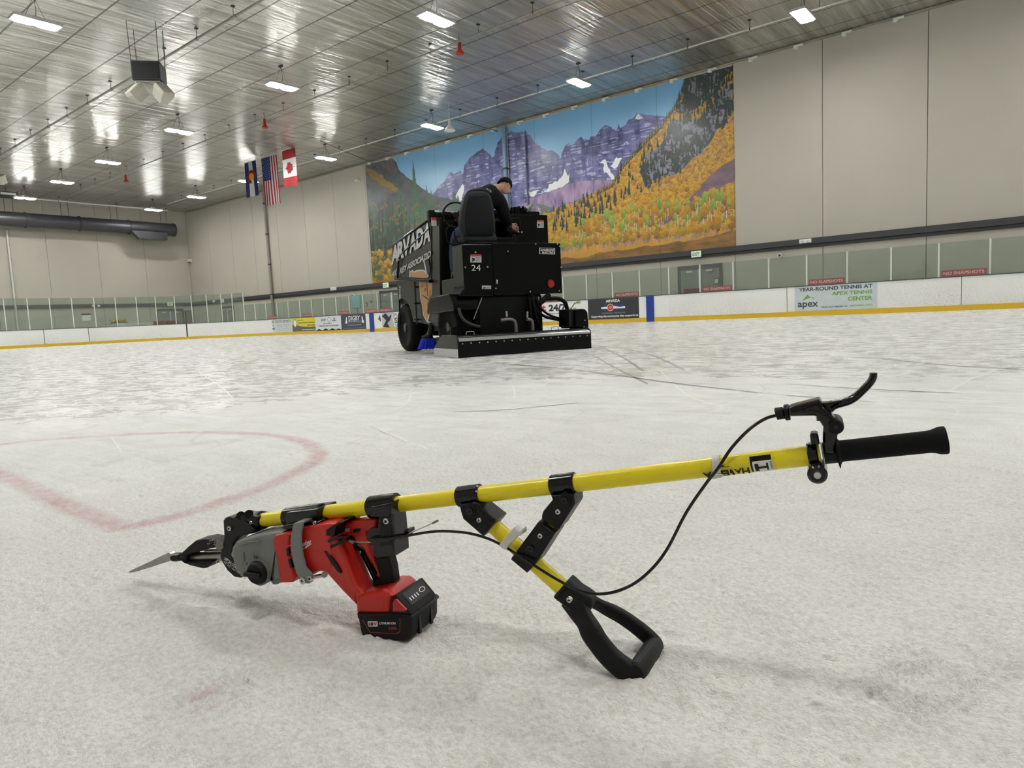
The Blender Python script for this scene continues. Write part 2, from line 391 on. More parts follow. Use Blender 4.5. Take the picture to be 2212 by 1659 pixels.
# ---- ceiling: wrinkled foil insulation --------------------------------------------------
m = bpy.data.materials.new('foil_ceiling'); m.use_nodes = True; nt = m.node_tree; b = nt.nodes['Principled BSDF']
tc = N_(nt, 'TexCoord').outputs['Object']
b.inputs['Metallic'].default_value = 0.85; b.inputs['Roughness'].default_value = 0.29
wr = noise(nt, mapping(nt, tc, (2.8, 0.16, 1), (0, 0, 0.04)), 1.0, 4, 0.15, 0.55); w2 = noise(nt, mapping(nt, tc, (9, 0.5, 1), (0, 0, -0.05)), 1.0, 4, 0.15, 0.6); w3 = noise(nt, mapping(nt, tc, (0.9, 0.2, 1)), 1.0, 3, 0.2)
fold = ramp(nt, math_(nt, 'ABSOLUTE', math_(nt, 'SUBTRACT', noise(nt, mapping(nt, tc, (1.5, 0.10, 1), (0, 0, 0.05)), 1.0, 2, 0.2), 0.5)), [(0.0, 1.0), (0.05, 0.0)])
sepx = N_(nt, 'SeparateXYZ'); nt.links.new(tc, sepx.inputs[0])
ym = math_(nt, 'ABSOLUTE', math_(nt, 'SUBTRACT', math_(nt, 'FRACT', math_(nt, 'DIVIDE', math_(nt, 'ADD', sepx.outputs[1], 0.19), 1.75)), 0.5))
seam = ramp(nt, ym, [(0.480, 0.0), (0.490, 1.0)])
hgt = math_(nt, 'ADD', math_(nt, 'ADD', math_(nt, 'MULTIPLY', wr, 0.8), math_(nt, 'MULTIPLY', fold, 0.16)), math_(nt, 'ADD', math_(nt, 'MULTIPLY', w2, 0.06), math_(nt, 'MULTIPLY', w3, 0.5)))
bp = N_(nt, 'Bump'); bp.inputs['Strength'].default_value = 0.9; bp.inputs['Distance'].default_value = 0.12
nt.links.new(hgt, bp.inputs['Height']); nt.links.new(bp.outputs[0], b.inputs['Normal'])
cc = ramp(nt, math_(nt, 'ADD', math_(nt, 'MULTIPLY', wr, 0.6), math_(nt, 'MULTIPLY', w2, 0.4)), [(0.35, srgb((160, 159, 154))), (0.65, srgb((222, 221, 215)))])  # slight highlight and shade of the wrinkles painted into the foil colour
cc = mixc(nt, math_(nt, 'MULTIPLY', seam, 0.9), cc, srgb((70, 68, 62)))
nt.links.new(cc, b.inputs['Base Color'])
mb = MB(); mb.add([(XL, YN, ZC), (XR, YN, ZC), (XR, YW, ZC), (XL, YW, ZC), (XL, YN, ZC+.2), (XR, YN, ZC+.2), (XR, YW, ZC+.2), (XL, YW, ZC+.2)], [(0, 1, 2, 3), (7, 6, 5, 4), (0, 4, 5, 1), (1, 5, 6, 2), (2, 6, 7, 3), (3, 7, 4, 0)])
structure(mb.build('ceiling', m, None, 0))

# ---- band along the walls ----------------------------------------------------------------
mb = MB()
mb.box(XL+.1, XR-.02, YW-0.10, YW, 2.98, 3.17); mb.box(XL+.1, XR-.02, YW-0.16, YW, 2.93, 2.985); mb.box(XL+.1, XR-.02, YW-0.07, YW, 2.80, 2.93)
structure(mb.build('trim_2', M_band, None, 0))
mb = MB(); mb.box(XL, XL+0.12, YN+.02, YW, 2.83, 3.12); structure(mb.build('trim_3', M_band, None, 0))
# door openings: (frame, leaves) on the long wall and end wall
def wall_door(n, px, ztop, plane='Y', leaves=2, label=''):
    t = thing('door_%d' % n, label, None); t['kind'] = 'structure'
    if plane == 'Y':
        x0, x1 = at(px[0], 600, 1, YW)[0], at(px[1], 600, 1, YW)[0]; B = lambda mb, a, b_, d0, d1, z0, z1: mb.box(a, b_, YW-d1, YW-d0, z0, z1)
    else:
        x0, x1 = at(px[0], 680, 0, XL)[1], at(px[1], 680, 0, XL)[1]; B = lambda mb, a, b_, d0, d1, z0, z1: mb.box(XL+d0, XL+d1, a, b_, z0, z1)
    mb = MB(); B(mb, x0, x0+.12, -.02, .06, 0, ztop); B(mb, x1-.12, x1, -.02, .06, 0, ztop); B(mb, x0, x1, -.02, .06, ztop-.18, ztop); mb.build('door_frame', M_frame, t, 0, 0.01)
    w_ = (x1-x0-.24)/leaves
    for k in range(leaves):
        a, b_ = x0+.12+k*w_+.012, x0+.12+(k+1)*w_-.012
        mb = MB(); B(mb, a, b_, -.01, .035, .02, ztop-.19); lf = mb.build('door_leaf', M_door, t, 0, 0.006)
        mb = MB(); B(mb, a+.1, b_-.1, .035, .09, 1.0, 1.06); mb.build('panic_bar', M_steel, lf, 0, 0.01)
        mb = MB(); B(mb, (a+b_)/2-.15, (a+b_)/2+.15, .035, .1, ztop-.33, ztop-.24); mb.build('door_closer', M_offw, lf, 0, 0.01)
    if leaves == 2: mb = MB(); c_ = (x0+x1)/2; B(mb, c_-.04, c_+.04, .03, .07, .02, ztop-.18); mb.build('mullion', M_offw, t, 0)
    return t
wall_door(1, (1465, 1561), 2.48, 'Y', 2, 'grey double door under the right exit sign')
wall_door(2, (818, 868), 2.62, 'Y', 2, 'grey double door under the exit sign near the machine')
wall_door(3, (337, 397), 2.62, 'X', 2, 'grey double door in the far end wall')
wall_door(4, (472, 500), 2.55, 'Y', 2, 'dark door just right of the far corner')
mb = MB()   # roller shutter near the far corner
y0_, y1_ = at(401, 680, 0, XL)[1], YW-.3
mb.box(XL, XL+.08, y0_, y1_, 1.2, 2.35); o = mb.build('service_shutter', mat('shutter', (118, 112, 98), .5), None, 0); tag(o, 'closed tan roller shutter beside the far corner', 'shutter')
mb = MB(); mb.box(XL, XL+.11, y0_-.06, y1_+.06, 2.35, 2.43); mb.box(XL, XL+.11, y0_-.08, y0_, 1.15, 2.43); mb.box(XL, XL+.11, y1_, y1_+.08, 1.15, 2.43); mb.build('shutter_frame', M_frame, o, 0)

# ---- the mural --------------------------------------------------------------------------
MX0, MX1, MZ0, MZ1 = at(802, 560, 1, YW)[0], at(1587, 330, 1, YW)[0], 3.17, 10.88
nx_, nz_ = 1500, 520
gx, gz = np.meshgrid(np.linspace(MX0, MX1, nx_), np.linspace(MZ0, MZ1, nz_), indexing='ij')
def WP(x, y): p = at(x, y, 1, YW); return (p[0], p[2])
dx_, dz_ = (MX1-MX0)/(nx_-1), (MZ1-MZ0)/(nz_-1)
IMG = np.zeros((nx_, nz_, 3))
fb = lambda sx, sz, sd: vnoise(gx*sx, gz*sz, sd)*.5+vnoise(gx*sx*2.1, gz*sz*2.1, sd+1)*.3+vnoise(gx*sx*4.3, gz*sz*4.3, sd+2)*.2
def C_(c): return np.array(srgb(c))
def lerp(a, b, t): return C_(a)*(1-t[..., None])+C_(b)*t[..., None]
tz = np.clip((gz-5.5)/5.0, 0, 1)
IMG[:] = lerp((172, 202, 218), (118, 172, 214), tz)
def mask(P, jag=0.0, fr=3.0, sd=20):
    P = [WP(*p) for p in P]; X = gx+(jag*(vnoise(gx*fr, gz*fr, sd)-.5) if jag else 0); Zz = gz+(jag*(vnoise(gx*fr, gz*fr, sd+5)-.5) if jag else 0)
    xs = [p[0] for p in P]; i0, i1 = max(0, int((min(xs)-MX0)/dx_)-12), min(nx_, int((max(xs)-MX0)/dx_)+14)
    M_ = np.zeros(gx.shape, bool)
    if i1 <= i0: return M_
    x, z = X[i0:i1], Zz[i0:i1]; ins = np.zeros(x.shape, bool)
    for k in range(len(P)):
        (xa, za), (xb, zb) = P[k], P[k-1]
        if za == zb: continue
        c = ((za > z) != (zb > z)) & (x < (xb-xa)*(z-za)/(zb-za)+xa); ins ^= c
    M_[i0:i1] = ins; return M_
def fill(M_, a, b_, n): IMG[M_] = (lerp(a, b_, np.clip(n, 0, 1)))[M_]
ridge1 = [(936, 440), (936, 416), (954, 398), (974, 371), (982, 378), (992, 366), (999, 378), (1004, 358), (1012, 344), (1028, 330), (1042.7, 319), (1055, 330), (1064, 340), (1069, 331), (1074, 312), (1081, 301), (1094, 291), (1104, 284), (1131, 286), (1145, 294), (1165, 316), (1178, 326), (1190, 323), (1208, 334), (1214, 345), (1235, 380), (1235, 450), (1100, 470)]
ridge2 = [(1213, 380), (1213, 341), (1217, 321), (1228, 309), (1238, 314), (1248, 299), (1256, 296), (1263, 304), (1272, 301), (1275, 294), (1288, 293), (1295, 281), (1308, 269), (1324, 278), (1330, 284), (1337, 266), (1342, 276), (1347, 272), (1359, 261), (1377, 246), (1395, 249), (1420, 250), (1450, 253), (1450, 300), (1340, 420), (1250, 440), (1215, 420)]
strat = fb(1.1, 7.0, 30); cliff = fb(3.2, 1.0, 40)
for rg_, sd in ((ridge1, 1), (ridge2, 2)):
    Mk = mask(rg_, .12, 4, 20+sd); fill(Mk, (58, 62, 112), (128, 128, 172), 2.0*(strat*.4+cliff*.55+.25*np.abs(vnoise(gx*2.2+gz*1.6, gz*1.2-gx*.6, 66+sd)-.5)*2-.33))
    hi = Mk & (vnoise(gx*2.6, gz*16, 50+sd) > .74) & (cliff > .40) & (gz > 6.6); IMG[hi] = C_((164, 166, 198))
    lo = Mk & (vnoise(gx*3.4, gz*.8, 60+sd) < .25); IMG[lo] = IMG[lo]*.72
for P in ([(1175, 415), (1190, 398), (1205, 390), (1218, 378), (1222, 366), (1226, 384), (1232, 371), (1229, 392), (1215, 404), (1195, 411)], [(1285, 336), (1296, 348), (1307, 346), (1318, 366), (1329, 386), (1322, 386), (1306, 368), (1300, 354)],
          [(1320, 361), (1333, 338), (1342, 341), (1333, 358), (1326, 363)], [(986, 424), (1000, 396), (1003, 412), (998, 432), (990, 438)], [(1133, 416), (1165, 412), (1150, 424)], [(1372, 250), (1377, 246), (1390, 256), (1372, 257)]):
    Mk = mask(P, .15, 5, 26); IMG[Mk] = C_((222, 224, 224))
Mk = mask([(1130, 470), (1135, 440), (1150, 428), (1175, 417), (1200, 411), (1225, 398), (1250, 392), (1275, 389), (1300, 388), (1325, 389), (1340, 370), (1355, 350), (1400, 350), (1300, 470)], .1, 3, 70)
fill(Mk, (104, 88, 132), (176, 150, 178), 1.5*fb(3.5, 1.4, 72)-.25)
Mk2 = Mk & (gz < 5.8+1.3*vnoise(gx*.8, gz*.8, 75)) & (fb(1.6, 3, 76) > .44); fill(Mk2, (70, 88, 84), (112, 124, 110), fb(3, 5, 78))
# dark left hillside
Mk = mask([(950, 424), (975, 434), (1005, 444), (1060, 462), (1110, 468), (1165, 466), (1200, 462), (1240, 600), (940, 620)], .2, 3, 79); fill(Mk, (40, 52, 50), (78, 90, 90), fb(3, 1.5, 81))
hillL = [(780, 350), (787, 349), (812, 342), (837, 335), (850, 344), (857, 351), (862, 368), (867, 373), (884, 388), (907, 401), (934, 421), (955, 428), (974, 435), (1005, 445), (1005, 640), (780, 640)]
Mk = mask(hillL, .12, 3, 80); fill(Mk, (44, 52, 52), (92, 96, 100), fb(1.6, 2.2, 82))
Mk3 = mask([(815, 344), (838, 335), (852, 346), (860, 372), (845, 372), (825, 358)], .15, 4, 84); fill(Mk3, (70, 62, 68), (122, 110, 112), fb(5, 1, 85))
Mk3 = mask([(785, 362), (810, 372), (840, 392), (870, 418), (865, 424), (830, 410), (785, 392)], .2, 2, 86); fill(Mk3, (78, 70, 74), (112, 100, 100), fb(1.5, 3, 87))
Mk3 = mask([(786, 356), (800, 362), (830, 385), (862, 410), (858, 416), (820, 396), (786, 368)], .25, 3, 88); fill(Mk3, (100, 88, 40), (150, 120, 50), fb(4, 4, 89))
Mk3 = mask([(790, 520), (815, 512), (850, 530), (900, 560), (980, 600), (980, 640), (790, 640)], .4, 1.5, 90); fill(Mk3, (70, 52, 34), (166, 126, 44), fb(2.4, 2.4, 91)+.05)
# golden right hillside
hillR = [(1160, 475), (1180, 461), (1208, 453), (1263, 430), (1291, 414), (1324, 397), (1335, 375), (1352, 350), (1380, 320), (1407, 292), (1429, 270), (1446, 245), (1457, 231), (1474, 200), (1488, 170), (1502, 150), (1510, 135), (1600, 120), (1610, 620), (1160, 620)]
HR = mask(hillR, .1, 4, 95); fill(HR, (150, 112, 60), (206, 152, 44), .2+.8*fb(2.0, 2.6, 96))
def tri_(cx_, cz_, w_, h_, col, rag=True):   # a conifer
    i0, i1 = int((cx_-w_-MX0)/dx_), int((cx_+w_-MX0)/dx_)+2; j0, j1 = int((cz_-MZ0)/dz_), int((cz_+h_-MZ0)/dz_)+2
    i0, j0 = max(i0, 0), max(j0, 0)
    if i1 <= i0 or j1 <= j0 or i0 >= nx_ or j0 >= nz_: return
    x, z = gx[i0:i1, j0:j1], gz[i0:i1, j0:j1]; t = (z-cz_)/h_
    wd = w_*(1-t)*(0.62+.38*np.abs(((t*7) % 1)-.3)) if rag else w_*(1-t)
    M_ = (np.abs(x-cx_) < wd*(.8+.5*vnoise(x*25, z*25, 3))) & (t >= 0) & (t <= 1)
    sh = (.75+.6*vnoise(x*22, z*22, 5))[..., None]; sub = IMG[i0:i1, j0:j1]; sub[M_] = (C_(col)*sh)[M_]
def blob(cx_, cz_, w_, h_, col):              # an aspen crown
    i0, i1 = max(0, int((cx_-w_-MX0)/dx_)), int((cx_+w_-MX0)/dx_)+2; j0, j1 = max(0, int((cz_-h_-MZ0)/dz_)), int((cz_+h_-MZ0)/dz_)+2
    if i1 <= i0 or j1 <= j0 or i0 >= nx_ or j0 >= nz_: return
    x, z = gx[i0:i1, j0:j1], gz[i0:i1, j0:j1]; d = ((x-cx_)/w_)**2+((z-cz_)/h_)**2
    M_ = d < .25+1.1*vnoise(x*14, z*14, 7); t = (.70+.30*(z-cz_)/h_+.35*(vnoise(x*20, z*20, 9)-.2))[..., None]
    sub = IMG[i0:i1, j0:j1]; sub[M_] = (C_(col)*np.clip(t, .35, 1.25))[M_]
gold = [(184, 138, 32), (172, 122, 32), (192, 150, 42), (154, 110, 44), (178, 142, 46)]
R_ = random.Random(3)
rows = []
for k in range(7500):
    x = R_.uniform(MX0+9.5, MX1+.1); z = R_.uniform(MZ0+.9, MZ1)
    rows.append((z, x))
rows.sort(reverse=True)
for z, x in rows:
    i, j = min(nx_-1, int((x-MX0)/dx_)), min(nz_-1, int((z-MZ0)/dz_))
    if not HR[i, j]: continue
    sz = .07+.034*max(0, (7.5-z))+R_.uniform(0, .05)
    g = R_.random(); col = R_.choice(gold)
    if z < 5.3 and g < .16: col = (122, 150, 58)
    if R_.random() < .62:     # pale trunks below
        i2 = slice(i, i+1); jb = max(0, j-int(sz*2.2/dz_)); IMG[i2, jb:j] = C_((168, 150, 158))
    else:
        jb = max(0, j-int(sz*1.6/dz_)); IMG[max(0, i-4):i+5, jb:j] = IMG[max(0, i-4):i+5, jb:j]*.5+C_((118, 100, 112))*.5
    blob(x, z, sz*.8, sz, col)
# forest and grey rock bands across the gold
rockA = [(1488, 170), (1502, 150), (1530, 142), (1585, 128), (1585, 150), (1560, 175), (1540, 205), (1512, 230), (1480, 245), (1462, 235), (1474, 200)]
rockB = [(1446, 290), (1458, 262), (1490, 262), (1535, 235), (1556, 190), (1585, 170), (1585, 243), (1563, 275), (1515, 330), (1471, 370), (1416, 392), (1400, 405), (1385, 375), (1392, 335), (1420, 320)]
for P, sd in ((rockA, 100), (rockB, 110)):
    Mk = mask(P, .35, 2.5, sd); n = fb(3.2, 3.2, sd+2); fill(Mk, (46, 56, 52), (132, 130, 146), np.where(n > .47, .35+1.1*(n-.3), .1*n))
    cr = Mk & (np.abs(vnoise(gx*4+gz*3, gz*4, sd+4)-.5) < .05); IMG[cr] = C_((40, 44, 48))
# bare gully
Mk = mask([(1588, 340), (1560, 360), (1525, 390), (1495, 425), (1455, 455), (1418, 480), (1430, 488), (1480, 465), (1530, 425), (1588, 385)], .15, 3, 120); fill(Mk, (92, 72, 84), (128, 106, 116), fb(1.5, 3, 121))
# meadow
Mk = mask([(1180, 590), (1215, 556), (1260, 556), (1300, 545), (1400, 532), (1500, 518), (1590, 498), (1600, 620), (1180, 620)], .12, 3, 130); fill(Mk, (84, 70, 44), (166, 118, 56), fb(1.4, 5, 131))
for k in range(150):      # front row of aspens on the meadow edge
    x = R_.uniform(at(1225, 550, 1, YW)[0], MX1); zb = MZ0+.55+(x-MX0)*.028+R_.uniform(-.05, .75)
    i, j = min(nx_-1, int((x-MX0)/dx_)), int((zb-MZ0)/dz_); IMG[i:i+1, j:j+int(.45/dz_)] = C_((196, 186, 186)); h = R_.uniform(.18, .34)
    blob(x, zb+.5, h*.6, h, R_.choice(gold+[(136, 158, 66), (150, 160, 60)]))
for k in range(260):      # dark conifers over the gold
    if R_.random() < .62: x, y = R_.uniform(1190, 1350), R_.uniform(425, 500)
    else: x, y = R_.uniform(1330, 1480), R_.uniform(270, 430)
    X_, Z_ = WP(x, y); i, j = min(nx_-1, max(0, int((X_-MX0)/dx_))), min(nz_-1, max(0, int((Z_-MZ0)/dz_)))
    if HR[i, j] and abs(Z_-(5.0+(X_-MX0-13)*.30)) < 1.1: tri_(X_, Z_, .06+R_.random()*.05, .25+R_.random()*.3, (34, 52, 42))
for P, n in ((rockA, 110), (rockB, 190)):
    for k in range(n):
        a = R_.randrange(len(P)); b_ = R_.randrange(len(P)); t = R_.random(); X_, Z_ = WP(P[a][0]*t+P[b_][0]*(1-t), P[a][1]*t+P[b_][1]*(1-t)+R_.uniform(-3, 3))
        tri_(X_, Z_, .05+R_.random()*.05, .25+R_.random()*.35, (36, 50, 44))
for k in range(60):
    t = k/60; x = 1290+t*200; X_, Z_ = WP(x, np.interp(x, [p[0] for p in hillR[1:16]], [p[1] for p in hillR[1:16]])+3); tri_(X_, Z_-.1, .05, .3+R_.random()*.2, (38, 58, 46))
# left conifers
for (x, yt, yb, w_) in [(892, 342, 500, .42), (862, 392, 520, .5), (921, 396, 500, .38), (931, 408, 500, .33), (912, 430, 500, .3), (875, 415, 520, .36), (903, 400, 510, .36), (980, 407, 450, .26), (989, 420, 452, .22), (840, 440, 540, .4), (852, 430, 540, .4), (808, 540, 600, .3), (818, 545, 605, .3), (826, 470, 560, .35), (805, 450, 540, .4)]:
    a, c = WP(x, yt), WP(x, yb); tri_(a[0], c[1], w_*1.5, a[1]-c[1], (58, 88, 66))
for k in range(420):
    x, y = R_.uniform(788, 1000), R_.uniform(425, 530); X_, Z_ = WP(x, y+40)
    if x < 880 or y > 470: tri_(X_, Z_, .12+R_.random()*.1, .8+R_.random()*.9, R_.choice([(40, 60, 48), (62, 84, 64), (52, 58, 44), (34, 46, 40)]))
for k in range(120):
    X_, Z_ = WP(R_.uniform(790, 900), R_.uniform(540, 600)); blob(X_, Z_, .14+R_.random()*.14, .14+R_.random()*.1, R_.choice([(196, 150, 40), (150, 122, 40), (110, 96, 44), (176, 140, 60)]))
for k in range(70):
    X_, Z_ = WP(R_.uniform(800, 960), R_.uniform(440, 500)); blob(X_, Z_, .08, .12, (120, 104, 48))
# panel joints in the painting
for sx in seamsX:
    i = int((sx-MX0)/dx_)
    if 2 < i < nx_-2: IMG[i:i+2] *= .62
vz = np.stack([gx, np.full_like(gx, YW-0.012), gz], -1).reshape(-1, 3)
ii, jj = np.meshgrid(np.arange(nx_-1), np.arange(nz_-1), indexing='ij')
q = np.stack([ii*nz_+jj, (ii+1)*nz_+jj, (ii+1)*nz_+jj+1, ii*nz_+jj+1], -1).reshape(-1, 4)
me = grid_mesh('mural', vz, q, np.concatenate([IMG, np.ones((*gx.shape, 1))], -1).reshape(-1, 4), False)
m = bpy.data.materials.new('mural_paint'); m.use_nodes = True; nt = m.node_tree; b = nt.nodes['Principled BSDF']
a_ = N_(nt, 'Attribute', attribute_name='tone'); nt.links.new(a_.outputs['Color'], b.inputs['Base Color']); b.inputs['Roughness'].default_value = 0.38
nzz = noise(nt, N_(nt, 'TexCoord').outputs['Object'], 40, 3); bp = N_(nt, 'Bump'); bp.inputs['Strength'].default_value = 0.1; bp.inputs['Distance'].default_value = .003; nt.links.new(nzz, bp.inputs['Height']); nt.links.new(bp.outputs[0], b.inputs['Normal'])
me.materials.append(m)
o = bpy.data.objects.new('mural', me); COL.objects.link(o); tag(o, 'huge painted mountain landscape mural on the long wall', 'mural')
# ================================================================== HIGH BAY LAMPS
M_lens = mat('lamp_lens', (252, 252, 248), 0.4, var=0.0, emit=LAMP)
M_lens2 = mat('lamp_uplight', (252, 252, 248), 0.4, var=0.0, emit=LAMP*0.04)
M_hous = mat('lamp_housing', (190, 190, 186), 0.4, 0.3)
def make_lamp(label):
    t = thing('high_bay_lamp', label, 'lamp', (0, 0, 0), 0, 'high bay lamps under the foil ceiling')
    mb = MB(); mb.box(-.27, .27, -.66, .66, .02, .11); mb.box(-.10, .10, -.14, .14, .11, .19); mb.build('housing', M_hous, t, 0, 0.012)
    for s in (-1, 1):
        mb = MB(); c = s*.32; R0 = []
        for zz, k in ((.06, 1.0), (.03, .98), (-.01, .86), (-.035, .6)):
            R0.append([(k*.25*x_, c+k*.29*y_, zz) for x_, y_ in ((-1, -.8), (-.8, -1), (.8, -1), (1, -.8), (1, .8), (.8, 1), (-.8, 1), (-1, .8))])
        mb.loft(R0); mb.build('lens', M_lens, t, 60)
        mb = MB(); mb.box(-.17, .17, c-.2, c+.2, .113, .118); mb.build('uplight', M_lens2, t, 0)
    mb = MB()
    for s in (-1, 1): mb.tube([(0, s*.3, .11), (0, 0, .8)], .006, 6)
    mb.tube([(.03, 0, .19), (.05, .02, .4), (.0, .0, .84)], .008, 6); mb.box(-.09, .09, -.05, .05, .79, .85); mb.build('hanger', M_dark, t)
    return t
lampX = [-56.3, -49.4, -42.4, -34.0, -25.2, -16.4, -7.3, 1.6, 10.4]
lampY = [25.65, 17.0, 8.4, -0.3]
names = {25.65: 'the row nearest the mural wall', 17.0: 'the second row from the mural wall', 8.4: 'the third row from the mural wall', -0.3: 'the row over the near side'}
ordw = ['farthest', 'second farthest', 'third farthest', 'fourth farthest', 'fifth farthest', 'sixth farthest', 'seventh farthest', 'second nearest', 'nearest']
lamp0 = None
for ly in lampY:
    for k, lx in enumerate(lampX):
        lb = 'lit white high bay lamp, %s in %s' % (ordw[k], names[ly])
        if lamp0 is None: t = lamp0 = make_lamp(lb)
        else: t = copy_tree(lamp0); t['label'] = lb
        t.location = (lx+(0.15 if ly < 18 else 0), ly, ZC-.85)

# ================================================================== PIPES AND CEILING FITTINGS
def pipe(label, pts, r, m, clip=2.4, name='ceiling_pipe'):
    t = thing(name, label, 'pipe', pts[0]); P = [np.array(p, float)-np.array(pts[0], float) for p in pts]
    mb = MB(); mb.tube(P, r, 10); mb.build('pipe_run', m, t)
    L = np.linalg.norm(P[-1]-P[0]); n = int(L/clip)
    zt = ZC-pts[0][2]; h0 = None
    for i in range(1, n):
        p = P[0]+(P[-1]-P[0])*i/n
        if h0 is None:
            mb = MB(); mb.tube([(0, 0, 0), (0, 0, zt)], .009, 6); mb.box(-.05, .05, -.05, .05, zt-.03, zt); mb.tube([(-.02, 0, 0), (.02, 0, 0)], r*1.3, 10); h = h0 = mb.build('pipe_hanger', M_dark, t)
        else: h = h0.copy(); COL.objects.link(h); h.parent = t
        h.location = p
        if i % 4 == 0: mb = MB(); mb.tube([p-np.array([.16, 0, 0]), p+np.array([.16, 0, 0])], r*1.35, 10); mb.build('pipe_coupling', m, t)
    return t
M_pipe = mat('pipe_grey', (138, 137, 132), 0.45, 0.4)
M_pipew = mat('pipe_white', (196, 195, 188), 0.4)
pipe('thick grey ceiling pipe passing beside the hanging speakers', [(-60.5, 12.98, 10.7), (15, 12.98, 10.7)], .042, M_pipe)
pipe('grey ceiling pipe running past the red horns', [(-56, 19.6, 10.72), (15, 19.9, 10.72)], .03, M_pipe)
pipe('pale ceiling pipe nearest the mural wall', [(-56, 26.62, 10.72), (15, 26.7, 10.72)], .032, M_pipew)
pipe('white pipe along the top of the far end wall', [(-58.9, 4, 10.72), (-58.9, 28, 10.72)], .06, M_pipew, 4)
pipe('thin conduit crossing from the pale pipe to the mural wall', [(-24.9, 26.62, 10.78), (-24.9, 30.45, 10.78)], .03, M_pipe, 9)
pipe('branch pipe leaving the flags towards the wall', [(-33.0, 24.6, 10.85), (-35.4, 30.4, 10.85)], .025, M_pipe, 9)
def wallpipe(label, px, py, r, z1, z0=0.0, m=M_pipe, both=False):
    off = r+.05
    x = at(px, py, 1, YW-off)[0]
    t = thing('wall_pipe', label, 'pipe', (x, YW-off, 0)); mb = MB(); mb.tube([(0, 0, z0), (0, 0, z1)], r, 12); mb.build('pipe_run', m, t)
    z = z0+.8
    while z < z1-.3: mb = MB(); mb.box(-r*.8, r*.8, -.0, off-.02, z, z+.06); mb.tube([(0, 0, z-.02), (0, 0, z+.08)], r*1.2, 12); z += 2.3; mb.build('pipe_clamp', M_dark, t)
    return t
wallpipe('grey downpipe on the long wall below the striped flag', 579, 540, .10, ZC-.05, 0, mat('pipe_tan', (138, 133, 122), .5))
wallpipe('sky blue painted column pipe in the mural above the driver', 1089, 300, .13, 10.9, 3.2, mat('pipe_mural', (112, 140, 170), .4))
wallpipe('thin steel conduit right of the mural column pipe', 1097, 340, .03, 10.75, 3.2, M_steel)
wallpipe('thin purple conduit on the mural right of the driver', 1136, 340, .045, 10.4, 3.2, mat('pipe_purple', (84, 92, 122), .45))
for (a, b_, r, lb) in ((-2, 1.5, .04, 'thin grey pipe at the left edge of the end wall'), (20, 1.0, .07, 'pale painted pipe left on the end wall')):
    y = at(5+a*.2, 560, 0, XL+.12)[1]
    t = thing('wall_pipe', lb, 'pipe', (XL+.14, y+.35*b_, 0)); mb = MB(); mb.tube([(0, 0, .5), (0, 0, 8.6)], r, 10); mb.build('pipe_run', M_pipe if a < 0 else M_offw, t)
# brackets at the wall top
for (x, y) in ((802, 345), (840, 334.5), (881, 323), (924, 310), (970, 297.7), (1018, 284), (1069.5, 269.6), (1126, 255), (1181.5, 236), (1243.4, 219), (1310, 200), (1381.6, 179.6), (1458, 158), (1540.6, 134.5), (1629, 108.7), (1727, 80), (1831.6, 50), (1944, 17.4)):
    X_ = at(x, y, 1, YW)[0]; mb = MB(); mb.box(-.20, .16, -.16, -.005, 0, .05); mb.box(-.20, -.05, -.16, -.005, -.09, 0)
    o = mb.build('wall_bracket', M_white, None, 0, .01); o.location = (X_, YW, ZC-.13)
    tag(o, 'small white bracket where the long wall meets the ceiling', 'bracket', 'brackets along the top of the long wall')
mb = MB(); mb.box(XL+.2, XR-.1, YW-.07, YW-.005, ZC-.09, ZC-.02); structure(mb.build('trim_4', mat('trim_tan', (150, 143, 126), .5), None, 0))
# red alarm horns
M_red = mat('horn_red', (170, 40, 34), 0.4)
for (x, y, lb) in ((993, 108, 'red ceiling horn above the machine'), (572, 270, 'red ceiling horn above the flags'), (272, 388, 'small red ceiling horn, the farthest left')):
    p = at(x, y, 2, 10.45); t = thing('ceiling_horn', lb, 'alarm horn', (p[0], p[1], 10.3), 0, 'red horns hanging from the ceiling')
    mb = MB(); mb.tube([(0, 0, 0), (0, 0, .05), (0, 0, .16), (0, 0, .42), (0, 0, .46)], [.15, .15, .075, .06, .03], 16); mb.build('horn_body', M_red, t)
    mb = MB(); mb.tube([(0, 0, .46), (0, 0, .75)], .012, 8); mb.build('stem', M_dark, t)
p = at(972, 280, 2, 9.75); t = thing('bell_lamp', 'small unlit white bell lamp right of the bright lamp by the mural', 'lamp', (p[0], p[1], 9.68))
mb = MB(); mb.tube([(0, 0, 0), (0, 0, .04), (0, 0, .14), (0, 0, .30), (0, 0, .5)], [.26, .27, .19, .07, .05], 20); mb.build('lamp_shade', M_white, t)
mb = MB(); mb.tube([(0, 0, .5), (0, 0, 1.36)], .012, 6); mb.build('cord', M_white, t)
